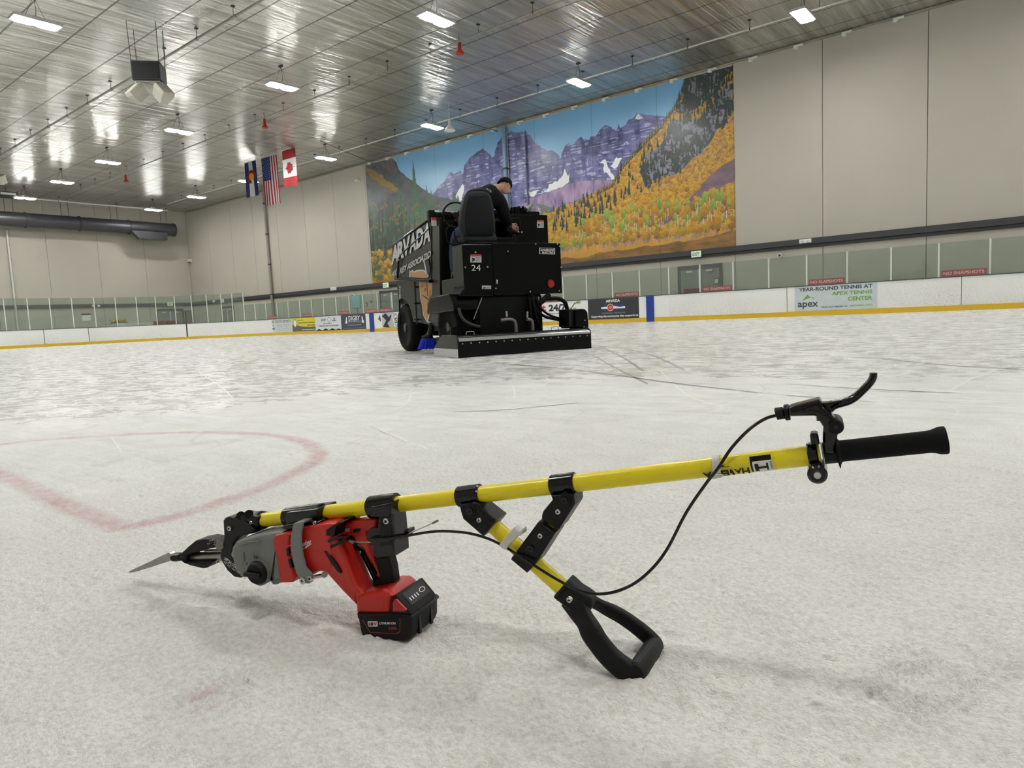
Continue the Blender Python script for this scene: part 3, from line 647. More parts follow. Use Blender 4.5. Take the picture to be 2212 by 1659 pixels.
# hanging speaker cluster
cp = at(322, 160, 2, 9.45); dep = float((cp-CP) @ CF)
t = thing('speaker_cluster', 'black bass speaker with two white speakers hung under the ceiling', 'loudspeaker', (cp[0], cp[1], 9.45), math.radians(50))
mb = MB(); mb.box(-.46, .46, -.38, .38, -.30, .32); sb = mb.build('bass_cabinet', mat('cab_black', (34, 35, 37), .6), t, 0, .02)
mb = MB(); mb.box(-.42, .42, -.40, -.378, -.26, .28); mb.build('grille', mat('grille', (22, 23, 26), .8), sb, 0, .01)
mb = MB(); mb.box(-.4, .4, -.3, .3, -.36, -.31); mb.tube([(-.3, -.2, -.3), (.35, -.2, -.5)], .02, 6); mb.build('mount_frame', M_steel, t)
M_spk = mat('speaker_white', (176, 173, 160), 0.55)
for s in (-1, 1):
    mb = MB(); R0 = [[(-.22, -.24, -.26), (.22, -.24, -.26), (.22, -.24, .26), (-.22, -.24, .26)], [(-.24, -.10, -.28), (.24, -.10, -.28), (.24, -.10, .28), (-.24, -.10, .28)], [(-.15, .26, -.24), (.15, .26, -.24), (.15, .26, .24), (-.15, .26, .24)]]
    mb.loft(R0); o = mb.build('white_speaker', M_spk, t, 0, .02)
    o.location = (s*.40, -.08, -.68); o.rotation_euler = (math.radians(-42), math.radians(s*-6), math.radians(s*52))
    mb = MB(); mb.box(s*.40-.04, s*.40+.04, -.1, -.04, -.62, -.3); mb.build('speaker_bracket', M_spk, t, 0, .01)
for (x, y) in ((-.46, .36), (-.44, -.34), (.44, -.36), (.44, .36)):
    mb = MB(); mb.tube([(x, y, .3), (x*1.05, y*1.1, ZC-9.45)], .010, 6); mb.build('suspension_cable', M_dark, t)
p = at(-6, 388, 2, 9.6); mb = MB(); mb.box(-.25, .25, -.2, .2, -.25, .25); o = mb.build('white_speaker_box', M_spk, None, 0, .02); o.location = (p[0]+.1, p[1]+.1, 9.62); o.rotation_euler = (.5, .2, .7)
tag(o, 'pale speaker hanging at the left edge of the picture', 'loudspeaker')
mb = MB(); mb.tube([(0, 0, .2), (0, 0, 1.4)], .01, 6); c = mb.build('suspension_cable', M_dark, o); c.matrix_parent_inverse = (Matrix.Translation(o.location) @ o.rotation_euler.to_matrix().to_4x4()).inverted(); c.location = o.location
p = at(12, 412, 2, 10.8); t = thing('unit_heater', 'small dark unit heater under the ceiling at the far left', 'heater', (p[0], p[1], 10.5))
mb = MB(); mb.box(-.5, .5, -.55, .55, -.12, .18); mb.build('casing', M_dark, t, 0, .02)
mb = MB(); mb.box(.5, .53, -.45, .45, -.05, .1); mb.build('louvre', M_offw, t, 0); mb = MB(); mb.tube([(0, 0, .18), (0, 0, .55)], .02, 6); mb.build('hanger', M_dark, t)

# ================================================================== FLAGS
def flag(label, corners_px, yv, m_bg, draw, lean=None):
    """corners: TL, TR, BR, BL in the photo; hung from the ceiling across the hall"""
    q = [at(x, y, 0, yv) for x, y in corners_px]
    t = thing('hanging_flag', label, 'flag', (q[0]+q[1])/2, 0, 'flags hung from the ceiling'); q = [p-(np.array(t.location)) for p in q]
    def S(a, b_, d=0.0):      # a across, b down, gentle folds
        p = q[0]*(1-a)*(1-b_)+q[1]*a*(1-b_)+q[2]*a*b_+q[3]*(1-a)*b_
        return p+np.array([.05*math.sin(a*9+b_*2)*b_+d, 0, 0])
    def patch(mb, a0, a1, b0, b1, d=0.0, na=3, nb=14):
        n0 = len(mb.v); mb.add([S(a0+(a1-a0)*i/na, b0+(b1-b0)*j/nb, d) for i in range(na+1) for j in range(nb+1)], [(i*(nb+1)+j, (i+1)*(nb+1)+j, (i+1)*(nb+1)+j+1, i*(nb+1)+j+1) for i in range(na) for j in range(nb)])
    draw(t, S, patch)
    mb = MB(); mb.tube([q[0]+np.array([0, -.05, .02]), q[1]+np.array([0, .05, .02])], .02, 8); mb.build('flag_rod', M_white, t)
    mb = MB()
    for p in (q[0], q[1]): mb.tube([p, (p[0], p[1], ZC-t.location[2])], .006, 5)
    mb.build('suspension_cable', M_dark, t)
F_blue, F_wh, F_red, F_gold = mat('flag_blue', (38, 48, 104), .8), mat('flag_white', (206, 204, 202), .8), mat('flag_red', (150, 34, 38), .8), mat('flag_gold', (196, 156, 50), .8)
def colorado(t, S, patch):
    mb = MB(); patch(mb, 0, 1, 0, 1, 0, 10); mb.build('blue_field', F_blue, t)
    mb = MB(); patch(mb, .33, .66, 0, 1, .012, 4); mb.build('white_band', F_wh, t)
    P = [S(.5+.36*math.cos(a), .43+.19*math.sin(a), .024) for a in [math.radians(-60+i*10+150) for i in range(31)]]
    I = [S(.5+.19*math.cos(a), .43+.10*math.sin(a), .024) for a in [math.radians(-60+i*10+150) for i in range(31)]]
    mb = MB(); k = 31; mb.add(P+I, [(i, i+1, k+i+1, k+i) for i in range(k-1)]); mb.build('red_letter', F_red, t)
    mb = MB(); mb.add([S(.5+.19*math.cos(a), .43+.10*math.sin(a), .03) for a in [math.radians(i*15) for i in range(24)]], [tuple(range(24))]); mb.build('gold_disc', F_gold, t)
def usa(t, S, patch):
    mb = MB(); patch(mb, 0, 1, 0, 1, 0, 10); mb.build('white_field', F_wh, t)
    mb = MB()
    for k in range(0, 13, 2): patch(mb, k/13, (k+1)/13, 0, 1, .012, 1)
    mb.build('red_stripe', F_red, t)
    mb = MB(); patch(mb, 0, 7/13, 0, .48, .024, 6, 8); mb.build('blue_canton', F_blue, t)
    mb = MB()
    for j in range(11):
        for i in range(5 if j % 2 else 4):
            a, b_ = (.045+.105*i+(0 if j % 2 else .052)), .03+.04*j
            mb.add([S(a+.022*math.cos(q_)*(1 if n % 2 else .45), b_+.0095*math.sin(q_)*(1 if n % 2 else .45), .034) for n, q_ in enumerate([math.pi*2*n/10 for n in range(10)])], [tuple(range(10))])
    mb.build('stars', F_wh, t)
def canada(t, S, patch):
    mb = MB(); patch(mb, 0, 1, 0, 1, 0, 8); mb.build('white_field', F_wh, t)
    for z_ in (0, .75): mb = MB(); patch(mb, 0, 1, z_, z_+.25, .012, 6); mb.build('red_band', F_red, t)
    leaf = [(0, -1), (.18, -.62), (.40, -.72), (.33, -.28), (.62, -.55), (.68, -.38), (1, -.42), (.88, -.1), (1, .02), (.5, .42), (.56, .6), (.05, .52), (.05, 1), (-.05, 1), (-.05, .52), (-.56, .6), (-.5, .42), (-1, .02), (-.88, -.1), (-1, -.42), (-.68, -.38), (-.62, -.55), (-.33, -.28), (-.40, -.72), (-.18, -.62)]
    mb = MB(); mb.add([S(.5+.34*v_, .5-.16*u_, .014) for u_, v_ in leaf], [tuple(range(len(leaf)))]); mb.build('maple_leaf', F_red, t)
flag('blue and white flag with a red ring and gold disc', [(528, 354), (552, 345), (560, 421), (532, 428)], -39.4, F_blue, colorado)
flag('flag of red and white stripes with a starred blue corner', [(564, 343), (597, 333), (607, 439), (572, 446)], -37.8, F_wh, usa)
flag('red and white flag with a red maple leaf', [(609, 327), (637, 318), (644, 399), (613, 405)], -36.0, F_wh, canada)

# ================================================================== AIR DUCT ON THE END WALL
M_duct = mat('duct_grey', (66, 66, 70), 0.42, 0.4, var=.12, scale=2)
dx = XL+1.3; y0 = -5.0; y1 = at(376, 497, 0, dx)[1]; zc = at(200, 485, 0, dx)[2]
zc2 = (at(2, 471, 0, dx)[2]+at(365, 497, 0, dx)[2])/2
t = thing('air_duct', 'long round grey air duct hung along the far end wall', 'duct', (dx, y0, zc2))
mb = MB(); mb.tube([(0, 0, 0), (0, y1-y0, 0)], .52, 28); mb.build('duct_tube', M_duct, t)
for px in (55, 171, 277): yy = at(px, 485, 0, dx)[1]-y0; mb = MB(); mb.tube([(0, yy-.03, 0), (0, yy+.03, 0)], .58, 28); mb.build('joint_ring', M_duct, t)
mb = MB(); mb.tube([(0, y1-y0-.12, 0), (0, y1-y0, 0)], .56, 28); mb.build('end_cap', M_duct, t)
ya, yb = at(290, 510, 0, dx)[1]-y0, at(352, 510, 0, dx)[1]-y0
mb = MB(); mb.prism([(.30, ya-.5, -.35), (.30, ya+.1, -1.0), (.30, yb, -1.0), (.30, yb+.05, -.35)], (.45, 0, 0)); mb.build('outlet_box', M_duct, t, 0, .02)
for px in (20, 140, 245, 352):
    yy = at(px, 460, 0, dx)[1]-y0
    for s in (-.25, .25): mb = MB(); mb.tube([(0, yy+s, .5), (0, yy+s, ZC-zc2)], .015, 6); mb.build('duct_hanger', M_dark, t)

# ================================================================== BOARDS
M_board = bpy.data.materials.new('board_white'); M_board.use_nodes = True; nt = M_board.node_tree; b = nt.nodes['Principled BSDF']
tc = N_(nt, 'TexCoord').outputs['Object']; sx = N_(nt, 'SeparateXYZ'); nt.links.new(tc, sx.inputs[0])
low = ramp(nt, math_(nt, 'MULTIPLY', sx.outputs[2], 0.8), [(0.15, 1.0), (0.85, 0.25)])
scf = ramp(nt, noise(nt, mapping(nt, tc, (1, 1, 1.6)), 22, 5, .6, .7), [(0.50, 0.0), (0.60, 1.0)])
dirt = math_(nt, 'MULTIPLY', math_(nt, 'MULTIPLY', low, scf), ramp(nt, noise(nt, tc, 0.5, 2), [(0.35, 0.25), (0.6, 0.9)]))
nt.links.new(mixc(nt, math_(nt, 'MULTIPLY', dirt, .85), srgb((226, 226, 222)), srgb((150, 150, 150))), b.inputs['Base Color']); b.inputs['Roughness'].default_value = .35
M_kick = mat('kick_yellow', (208, 170, 34), 0.35); M_cap = mat('cap_dark', (54, 66, 72), 0.4); M_blue = mat('line_blue', (24, 54, 140), 0.35)
path = [(15.5, YB)]+[(x, YB) for x in (0, -20, XB+RC)]+[(XB+RC+RC*math.cos(a), YB-RC+RC*math.sin(a)) for a in [math.pi/2+math.pi/2*i/16 for i in range(1, 17)]]+[(XB, 12), (XB, 2)]
path = [np.array(p, float) for p in path]
def sweep(mb, P, o0, o1, z0, z1):       # o = outward offset
    ring = []
    for i, p in enumerate(P):
        a = P[max(i-1, 0)]; c = P[min(i+1, len(P)-1)]; t_ = (c-a)/np.linalg.norm(c-a); n = np.array([t_[1], -t_[0]])
        ring.append([(*(p+n*o0), z0), (*(p+n*o1), z0), (*(p+n*o1), z1), (*(p+n*o0), z1)])
    mb.loft(ring); return mb
# outward normal check: along -X the outward side is +Y
def P_in(): return path
bl = [at(1397.6, 690, 1, YB)[0], at(1413.8, 690, 1, YB)[0]]; bl2 = [at(799.5, 700, 1, YB)[0], at(808.8, 700, 1, YB)[0]]
def boards(label, P):
    t = thing('dasher_boards', label, 'rink boards')
    sweep(MB(), P, 0.0, .10, .0, ZB).build('board_face', M_board, t, 20)
    sweep(MB(), P, -.03, .0, .0, .185).build('kick_plate', M_kick, t, 20)
    sweep(MB(), P, -.02, .16, ZB, ZB+.03).build('cap_rail', M_cap, t, 20)
    return t
tb1 = boards('white rink boards along the mural side with yellow kick plate', path[:4])
tb2 = boards('white rink boards round the far corner and end', path[3:])
for a, b_ in (bl, bl2):
    mb = MB(); mb.box(a, b_, YB-.045, YB, 0, ZB-.002); mb.build('blue_line_stripe', M_blue, tb1, 0)
    mb = MB(); mb.box(a-.38, a, YB-.008, YB, .19, ZB-.002); mb.box(b_, b_+.75, YB-.008, YB, .19, ZB-.002); mb.build('clean_strip', M_white, tb1, 0)
mb = MB()
for px in (1700, 2077): x = at(px, 640, 1, YB)[0]; mb.box(x-.008, x+.008, YB-.004, YB, .19, ZB)
mb.build('board_joint', M_frame, tb1, 0)
def path_hit(px, py=690):
    d = ray(px, py)[:2]; best = None
    for a, c in zip(path[:-1], path[1:]):
        e_ = c-a; A = np.array([[d[0], -e_[0]], [d[1], -e_[1]]])
        if abs(np.linalg.det(A)) < 1e-9: continue
        s, u_ = np.linalg.solve(A, a)
        if s > 0 and -1e-6 <= u_ <= 1+1e-6 and (best is None or s < best[0]): best = (s, a+e_*u_, e_/np.linalg.norm(e_))
    return best[1], best[2]
for px, wd in ((404, .05), (94, .015), (191, .015)):
    p, t_ = path_hit(px, 715); n = np.array([-t_[1], t_[0]])
    c = [(*(p+t_*s*wd-(-n)*o_*0+n*q_), z) for z in (.0, ZB) for s, q_, o_ in ((-1, .012, 0), (1, .012, 0), (1, -.02, 0), (-1, -.02, 0))]
    mb = MB(); mb.hexa(c); mb.build('board_joint', M_frame, tb2, 0)
pass

# glass panes and posts --------------------------------------------------------------------
M_glass = bpy.data.materials.new('rink_glass'); M_glass.use_nodes = True; nt = M_glass.node_tree
for n in list(nt.nodes): nt.nodes.remove(n)
out = N_(nt, 'OutputMaterial'); tr = N_(nt, 'BsdfTransparent'); gl = N_(nt, 'BsdfGlossy'); gl.inputs['Roughness'].default_value = .03; df = N_(nt, 'BsdfDiffuse'); df.inputs[0].default_value = (.28, .31, .28, 1)
smu = noise(nt, N_(nt, 'TexCoord').outputs['Object'], 2.5, 5, .5)
nt.links.new(mixc(nt, smu, (.80, .86, .82), (.87, .92, .88)), tr.inputs[0])
m1 = N_(nt, 'MixShader'); m1.inputs[0].default_value = .12; nt.links.new(tr.outputs[0], m1.inputs[1]); nt.links.new(df.outputs[0], m1.inputs[2])
m2 = N_(nt, 'MixShader'); m2.inputs[0].default_value = .05; nt.links.new(m1.outputs[0], m2.inputs[1]); nt.links.new(gl.outputs[0], m2.inputs[2]); nt.links.new(m2.outputs[0], out.inputs[0])
M_post = mat('post_white', (196, 199, 192), .45)
tall = [-40, 12, 63, 111, 159, 207, 253, 298, 339, 380, 416, 449, 480, 504, 528]
low_ = [528, 551.6, 575, 599, 623.6, 648.5, 674, 700, 727, 755.7, 785.8, 816.6, 848, 880, 915, 952, 990, 1032, 1075, 1120, 1169, 1218, 1268.7, 1324.6, 1383, 1446, 1513, 1584.5, 1661, 1742.5, 1829.6, 1924, 2026, 2136, 2255]
def where(px, tl):
    if tl: return 'on the far end' if px < 250 else 'round the far corner'
    return 'left of the machine' if px < 860 else ('behind the machine' if px < 1210 else 'right of the machine')
def nth(k): return ['first', 'second', 'third', 'fourth', 'fifth', 'sixth', 'seventh', 'eighth', 'ninth', 'tenth', 'eleventh', 'twelfth', 'thirteenth', 'fourteenth', 'fifteenth'][min(k, 14)]
PANES = {}
for seq, H, tl in ((tall, 3.22, True), (low_, 2.33, False)):
    cnt = {}; cp_ = {}
    for k, (pa, pb) in enumerate(zip(seq[:-1], seq[1:])):
        a, ta = path_hit(pa); c, tb_ = path_hit(pb); wz = where((pa+pb)/2, tl); cnt[wz] = cnt.get(wz, 0)+1
        e_ = c-a; L = np.linalg.norm(e_); ang = math.atan2(e_[1], e_[0]); n_ = np.array([-e_[1], e_[0]])/L
        if n_ @ (np.array([-20, 10])-a) > 0: n_ = -n_
        off = a+n_*.07
        t = thing('glass_screen', '%s clear rink glass with its white post, %s from the left %s' % ('tall' if tl else 'low', nth(cnt[wz]-1), wz), 'rink glass', (*off, ZB+.03), ang, 'glass screens above the rink boards')
        mb = MB(); mb.box(.03, L-.03, -.006, .006, 0, H-ZB-.03); mb.build('pane', M_glass, t, 0)
        mb = MB(); mb.box(-.028, .028, -.05, .02, 0, H-ZB-.03); mb.build('support_post', M_post, t, 0, .006)
        if tl and k == len(seq)-2: mb = MB(); mb.box(L-.028, L+.028, -.05, .02, 0, H-ZB-.03); mb.build('support_post', M_post, t, 0, .006)

# red warning strips at the foot of the glass ------------------------------------------------
M_warn = mat('warn_red', (138, 72, 70), .5); M_wtxt = mat('warn_text', (190, 160, 156), .5)
def quad_on(px0, px1, zb, zt, y=YB):
    x0, x1 = at(px0, 650, 1, y)[0], at(px1, 650, 1, y)[0]; return x0, x1
for (p0, p1, s, lb) in ((577, 597, 'NO SLAPSHOTS', 'red warning strip above the left youth sports banner'), (650, 672, 'NO SNAPSHOTS', 'red warning strip above the yellow and white banners'), (729, 754, 'NO SLAPSHOTS', 'red warning strip above the navy banner'), (787, 815, 'NO SNAPSHOTS', 'red warning strip above the left blue line'), (818, 847, 'NO SLAPSHOTS', 'red warning strip just left of the machine'),
                        (1172, 1213, 'NO SNAPSHOTS', 'red warning strip right behind the machine hoses'), (1327, 1382, 'NO SLAPSHOTS', 'red warning strip above the black banner'), (1516, 1583, 'NO SNAPSHOTS', 'red warning strip in front of the right door leaf'), (1745, 1827, 'NO SLAPSHOTS', 'red warning strip above the tennis banner'), (2030, 2133, 'NO SNAPSHOTS', 'red warning strip farthest right')):
    x0, x1 = quad_on(p0, p1, 0, 0); x0 += .04; x1 -= .04; z0 = ZB+.035; z1 = z0+.21; y = YB+.005
    mb = MB(); mb.box(x0, x1, y, y+.006, z0, z1); o = mb.build('warning_sign', M_warn, None, 0); tag(o, lb, 'sign', 'red warning strips on the glass')
    mb = MB(); text_on(mb, s, [(x0+.06, y-.003, z0+.05), (x1-.06, y-.003, z0+.05), (x1-.06, y-.003, z1-.05), (x0+.06, y-.003, z1-.05)], .02); mb.build('lettering', M_wtxt, o, 0)
for (p0, p1, lb) in ((1479, 1508, 'red cabinet outside the glass by the left door leaf'),):
    x0, x1 = at(p0, 630, 1, YB+.6)[0], at(p1, 630, 1, YB+.6)[0]; mb = MB(); mb.box(x0, x1, YB+.5, YB+.8, .0, 1.38); o = mb.build('red_cabinet', mat('cab_red', (120, 40, 36), .5), None, 0, .02); tag(o, lb, 'cabinet')
    mb = MB(); mb.box(x0+.04, x1-.04, YB+.485, YB+.5, .1, 1.3); mb.build('cabinet_door', mat('cab_red', (120, 40, 36), .5), o, 0, .008)

# ================================================================== BANNERS ON THE BOARDS
T_dk, T_gn, T_wt, T_gy = mat('ink_dark', (62, 66, 72), .5), mat('ink_green', (112, 158, 72), .5), mat('ink_white', (226, 226, 224), .5), mat('ink_grey', (130, 134, 138), .5)
T_bk, T_rd, T_bl, T_yl, T_or = mat('ink_black', (30, 32, 34), .5), mat('ink_red', (176, 44, 48), .5), mat('ink_blue', (40, 62, 120), .5), mat('ink_yellow', (214, 202, 60), .5), mat('ink_orange', (216, 120, 40), .5)
class Banner:
    def __init__(s, label, p0, p1, m, z0=.19, z1=ZB-.005):
        s.x0, s.x1 = at(p0, 680, 1, YB)[0], at(p1, 680, 1, YB)[0]; s.z0, s.z1 = z0, z1
        mb = MB(); mb.box(s.x0, s.x1, YB-.007, YB-.001, z0, z1); s.o = mb.build('advertising_banner', m, None, 0); tag(s.o, label, 'banner', 'advertising banners on the boards')
    def P(s, a, b_, l=1): return (s.x0+(s.x1-s.x0)*a, YB-.007-.002*l, s.z0+(s.z1-s.z0)*b_)
    def poly(s, name, pts, m, l=1): mb = MB(); flat(mb, [s.P(a, b_, l) for a, b_ in pts]); return mb.build(name, m, s.o, 0)
    def text(s, t, a0, a1, b0, b1, m, bold=.02, shear=0, l=2, name='lettering'):
        mb = MB(); text_on(mb, t, [s.P(a0, b0, l), s.P(a1, b0, l), s.P(a1, b1, l), s.P(a0, b1, l)], bold, shear); return mb.build(name, m, s.o, 0)
    def ring(s, name, a, b_, ra, rb, m, l=2, n=20): return s.poly(name, [(a+ra*math.cos(q_), b_+rb*math.sin(q_)) for q_ in [2*math.pi*i/n for i in range(n)]], m, l)
B = Banner('pale banner reading year-round tennis with a green peak logo', 1717, 1895, mat('ban_pale', (190, 200, 202), .4, var=.1, scale=4))
B.text('YEAR-ROUND TENNIS AT', .055, .945, .80, .95, T_dk, .03); B.text('APEX TENNIS', .47, .945, .58, .73, T_gn, .03); B.text('CENTER', .66, .945, .34, .50, T_gn, .03)
B.text('FIND OUT MORE AT', .34, .66, .10, .16, T_dk); B.text('APEXPRD.ORG', .68, .945, .11, .17, T_gn); B.text('apex', .04, .30, .08, .36, T_dk, .02)
B.poly('logo_peak', [(.09, .42), (.165, .66), (.205, .54)], T_gn); B.poly('logo_peak', [(.215, .56), (.235, .55), (.255, .43)], T_gn)
B = Banner('black banner reading Arvada with a ringed blue and white number', 1271, 1385.6, mat('ban_black', (44, 47, 50), .4))
B.text('ARVADA', .35, .62, .82, .96, T_wt, .04); B.text('4', .26, .37, .42, .72, T_bl, .05); B.text('56', .49, .71, .42, .72, T_bl, .05); B.poly('white_band', [(.26, .52), (.71, .50), (.71, .60), (.62, .57), (.50, .63), (.26, .60)], T_wt, 3)
B.ring('ring', .435, .57, .062, .18, T_wt, 4); B.ring('ring', .435, .57, .054, .16, T_rd, 5); B.ring('disc', .435, .57, .03, .09, T_or, 6)
B.text('PROFESSIONAL FIREFIGHTERS', .27, .71, .26, .33, T_gy); B.text('Supporting the community that supports us.', .06, .95, .07, .20, T_wt, .03)
B = Banner('white banner reading it 24/7 with green dots seen through the hoses', 1125, 1269.5, mat('ban_white', (222, 223, 220), .4))
B.text('it', .30, .40, .55, .88, T_rd, .05); B.text('24/7', .44, .70, .52, .88, T_bk, .04); B.text('Electric', .42, .66, .37, .45, T_dk); B.text('Plumbing', .2, .42, .25, .34, T_dk); B.text('midwayhome.com', .2, .62, .10, .2, T_dk)
for a, b_, r in ((.26, .72, .05), (.75, .6, .03), (.88, .92, .03), (.70, .2, .035), (.62, .06, .03), (.82, .55, .035)): B.ring('green_dot', a, b_, r, r*2.6, mat('dot_green', (140, 160, 92), .5), 1)
B.poly('hockey_stick', [(.76, .6), (.775, .6), (.83, .86), (.87, .88), (.87, .93), (.82, .9)], T_dk, 2)
B = Banner('pale youth sports banner with a mountain and player picture', 536.6, 629.7, mat('ban_pale2', (196, 202, 202), .4))
B.text('APEX YOUTH SPORTS', .49, .97, .72, .92, T_dk, .02); B.text('apex', .48, .62, .18, .38, T_dk, .03); B.poly('logo_peak', [(.52, .45), (.56, .66), (.6, .45), (.57, .5)], T_gn)
for k, m_ in enumerate((T_bl, T_gn, T_gy, T_gn)): B.text(['FOOTBALL  FLAG FOOTBALL', 'SOFTBALL  BASEBALL', 'PLAY  VOLLEYBALL', 'apexprd.org'][k], .66, .97, .52-.14*k, .58-.14*k, m_, .01)
B.poly('picture_sky', [(.10, .98), (.36, .98), (.28, .6), (.2, .6)], mat('pic_blue', (110, 146, 180), .5), 1); B.poly('picture_hill', [(.10, .02), (.25, .55), (.40, .02)], mat('pic_green', (74, 92, 66), .5), 2)
B.poly('picture_player', [(.27, .04), (.27, .45), (.32, .75), (.37, .7), (.40, .2), (.38, .04)], T_bk, 3); B.ring('picture_ball', .37, .62, .03, .13, T_yl, 4)
B.poly('picture_line', [(.235, .3), (.25, .3), (.31, .04), (.295, .04)], T_wt, 4)
B = Banner('yellow and grey banner with an oval badge', 629.7, 680, mat('ban_yellow', (206, 196, 56), .4))
B.poly('grey_wave', [(0, .02), (1, .02), (1, .34), (.75, .30), (.45, .36), (.2, .48), (0, .5)], mat('ban_grey', (88, 88, 88), .4), 1); B.ring('badge', .13, .62, .085, .31, T_gy, 2); B.ring('badge', .13, .62, .06, .24, T_wt, 3)
B.text('Home of the', .24, .5, .78, .88, T_dk); B.text('Arvada Hockey Association', .24, .97, .56, .70, T_dk, .03); B.text('303-421-7000', .65, .97, .38, .5, T_dk, .03); B.text('www.arvadahockey.com', .42, .98, .08, .18, T_wt)
B = Banner('white banner with a black zigzag foot', 680, 736, mat('ban_white2', (206, 210, 214), .4))
B.poly('zigzag', [(0, 0), (1, 0), (1, .02), (.88, .12), (.78, .02), (.66, .16), (.52, .03), (.40, .16), (.26, .03), (.13, .14), (0, .02)], T_bk, 1)
B.text('HOCKEY', .22, .44, .66, .84, T_dk, .03, .3); B.ring('badge', .55, .76, .06, .16, T_gy, 2); B.ring('badge', .55, .76, .045, .12, T_wt, 3); B.text('apex', .67, .83, .60, .72, T_dk); B.poly('logo_peak', [(.71, .76), (.75, .9), (.78, .76)], T_dk)
B.text('PROUD HOME OF', .32, .64, .45, .54, T_dk); B.text('COMPETITIVE AND YOUTH PROGRAMS', .12, .9, .28, .38, T_dk)
B = Banner('navy banner reading Digby between two stepped towers', 736, 795, mat('ban_navy', (56, 62, 80), .4))
B.text('DIGBY', .29, .71, .60, .92, T_wt, .01); B.text('CONTRACTING SERVICES', .25, .74, .42, .48, T_gy); B.text('commercial and residential', .25, .74, .28, .33, T_wt); B.text('BATH AND KITCHENS  DECKS  FENCES  ROOFS', .08, .94, .06, .12, T_gy)
for q_ in ([(.16, .42), (.23, .42), (.23, .9), (.19, .78), (.19, .6), (.16, .6)], [(.84, .42), (.77, .42), (.77, .9), (.81, .78), (.81, .6), (.84, .6)]): B.poly('tower', q_, T_wt, 1)
B.poly('rule', [(.25, .53), (.75, .53), (.75, .55), (.25, .55)], T_wt, 1)
B = Banner('black and white banner with a skater picture beside the machine', 815, 878, mat('ban_grey2', (176, 178, 184), .4))
B.poly('picture_player', [(.18, .1), (.30, .5), (.16, .8), (.30, .96), (.40, .7), (.52, .9), (.44, .5), (.34, .3), (.42, .04), (.3, .04)], T_bk, 1); B.poly('picture_player', [(.02, .6), (.10, .9), (.13, .4)], T_dk, 1)
B.poly('white_box', [(.62, .22), (1, .22), (1, .98), (.58, .98)], T_wt, 1); B.text('PLAY IT', .60, .96, .72, .92, T_dk); B.text('SE', .60, .78, .28, .66, T_dk, .03); B.poly('grey_line', [(.5, .9), (.53, .9), (.62, .05), (.58, .05)], T_wt, 2)

# ================================================================== THINGS ON THE LONG WALL
M_exit = mat('exit_case', (214, 222, 206), .4, emit=.25); M_exg = mat('exit_green', (40, 140, 90), .4, emit=.4)
def exit_sign(label, x, y, wpx, hpx, plane='Y'):
    if plane == 'Y': p = at(x, y, 1, YW-.2); q = at(x+wpx, y, 1, YW-.2); ww = abs(q[0]-p[0]); ang = 0; loc = (p[0], YW-.2, p[2])
    else: p = at(x, y, 0, XL+.2); q = at(x+wpx, y, 0, XL+.2); ww = abs(q[1]-p[1]); ang = math.pi/2; loc = (XL+.2, p[1], p[2])
    t = thing('exit_sign', label, 'exit sign', loc, ang, 'lit exit signs'); hh = ww*.62
    mb = MB(); mb.box(-ww/2, ww/2, -.04, .04, -hh/2, hh/2); mb.build('case', M_exit, t, 0, .01)
    mb = MB(); text_on(mb, 'EXIT', [(-ww*.36, -.044, -hh*.28), (ww*.36, -.044, -hh*.28), (ww*.36, -.044, hh*.28), (-ww*.36, -.044, hh*.28)], .04); mb.build('lettering', M_exg, t, 0)
    mb = MB(); mb.box(-.03, .03, .04, .2, -.03, .03); mb.build('mount', M_offw, t, 0)
exit_sign('lit green exit sign over the double door right of the mural foot', 1504, 549, 20.5, 13)
exit_sign('lit green exit sign at the left foot of the mural', 833.5, 616, 11.5, 9)
exit_sign('small green exit sign over the far end door', 367.5, 657, 11.5, 8, 'X')
exit_sign('small exit sign near the far corner on the long wall', 480, 650, 6, 6)
def emer(label, x, y, wpx):
    p, q = at(x-wpx/2, y, 1, YW-.1), at(x+wpx/2, y, 1, YW-.1); ww = q[0]-p[0]
    t = thing('emergency_light', label, 'emergency light', ((p[0]+q[0])/2, YW-.1, p[2])); hh = ww*.42
    mb = MB(); mb.box(-ww/2, ww/2, -.06, .10, -hh/2, hh/2); mb.build('case', M_white, t, 0, .015)
    for s in (-1, 1): mb = MB(); mb.disc((s*ww*.2, -.06, 0), (0, -1, 0), ww*.13, .03, 14); mb.build('lamp_head', M_offw, t)
emer('white twin emergency light on the band right of the mural', 1740, 523, 26)
emer('white twin emergency light on the band left of the mural', 721, 625, 12)
def horn_strobe(label, x, y):
    p = at(x, y, 1, YW-.12); t = thing('wall_siren', label, 'siren', (p[0], YW-.12, p[2])); mb = MB(); mb.disc((0, 0, 0), (0, -1, 0), .10, .12, 16); mb.box(-.07, .07, 0, .12, -.07, .07); mb.build('siren_body', M_offw, t, 30, .006)
    mb = MB(); mb.tube([(0, .06, .07), (0, .08, .42)], .012, 6); mb.build('conduit', M_steel, t); mb = MB(); mb.disc((0, -.12, 0), (0, -1, 0), .05, .02, 12); mb.build('horn_mouth', M_dark, t)
horn_strobe('small grey siren below the band right of the double door', 1686, 552); horn_strobe('small siren below the band left of the machine', 764, 638)
p = at(773, 390, 1, YW-.15); mb = MB(); mb.box(-.16, .16, -.12, .14, -.07, .07); mb.tube([(.02, -.1, -.02), (.05, -.24, -.05)], .06, 12); o = mb.build('security_camera', M_white, None, 30, .01); o.location = p; tag(o, 'white security camera on the wall left of the mural', 'camera')
mb = MB(); mb.box(-.03, .03, .1, .15, -.12, .0); mb.build('mount', M_white, o, 0)
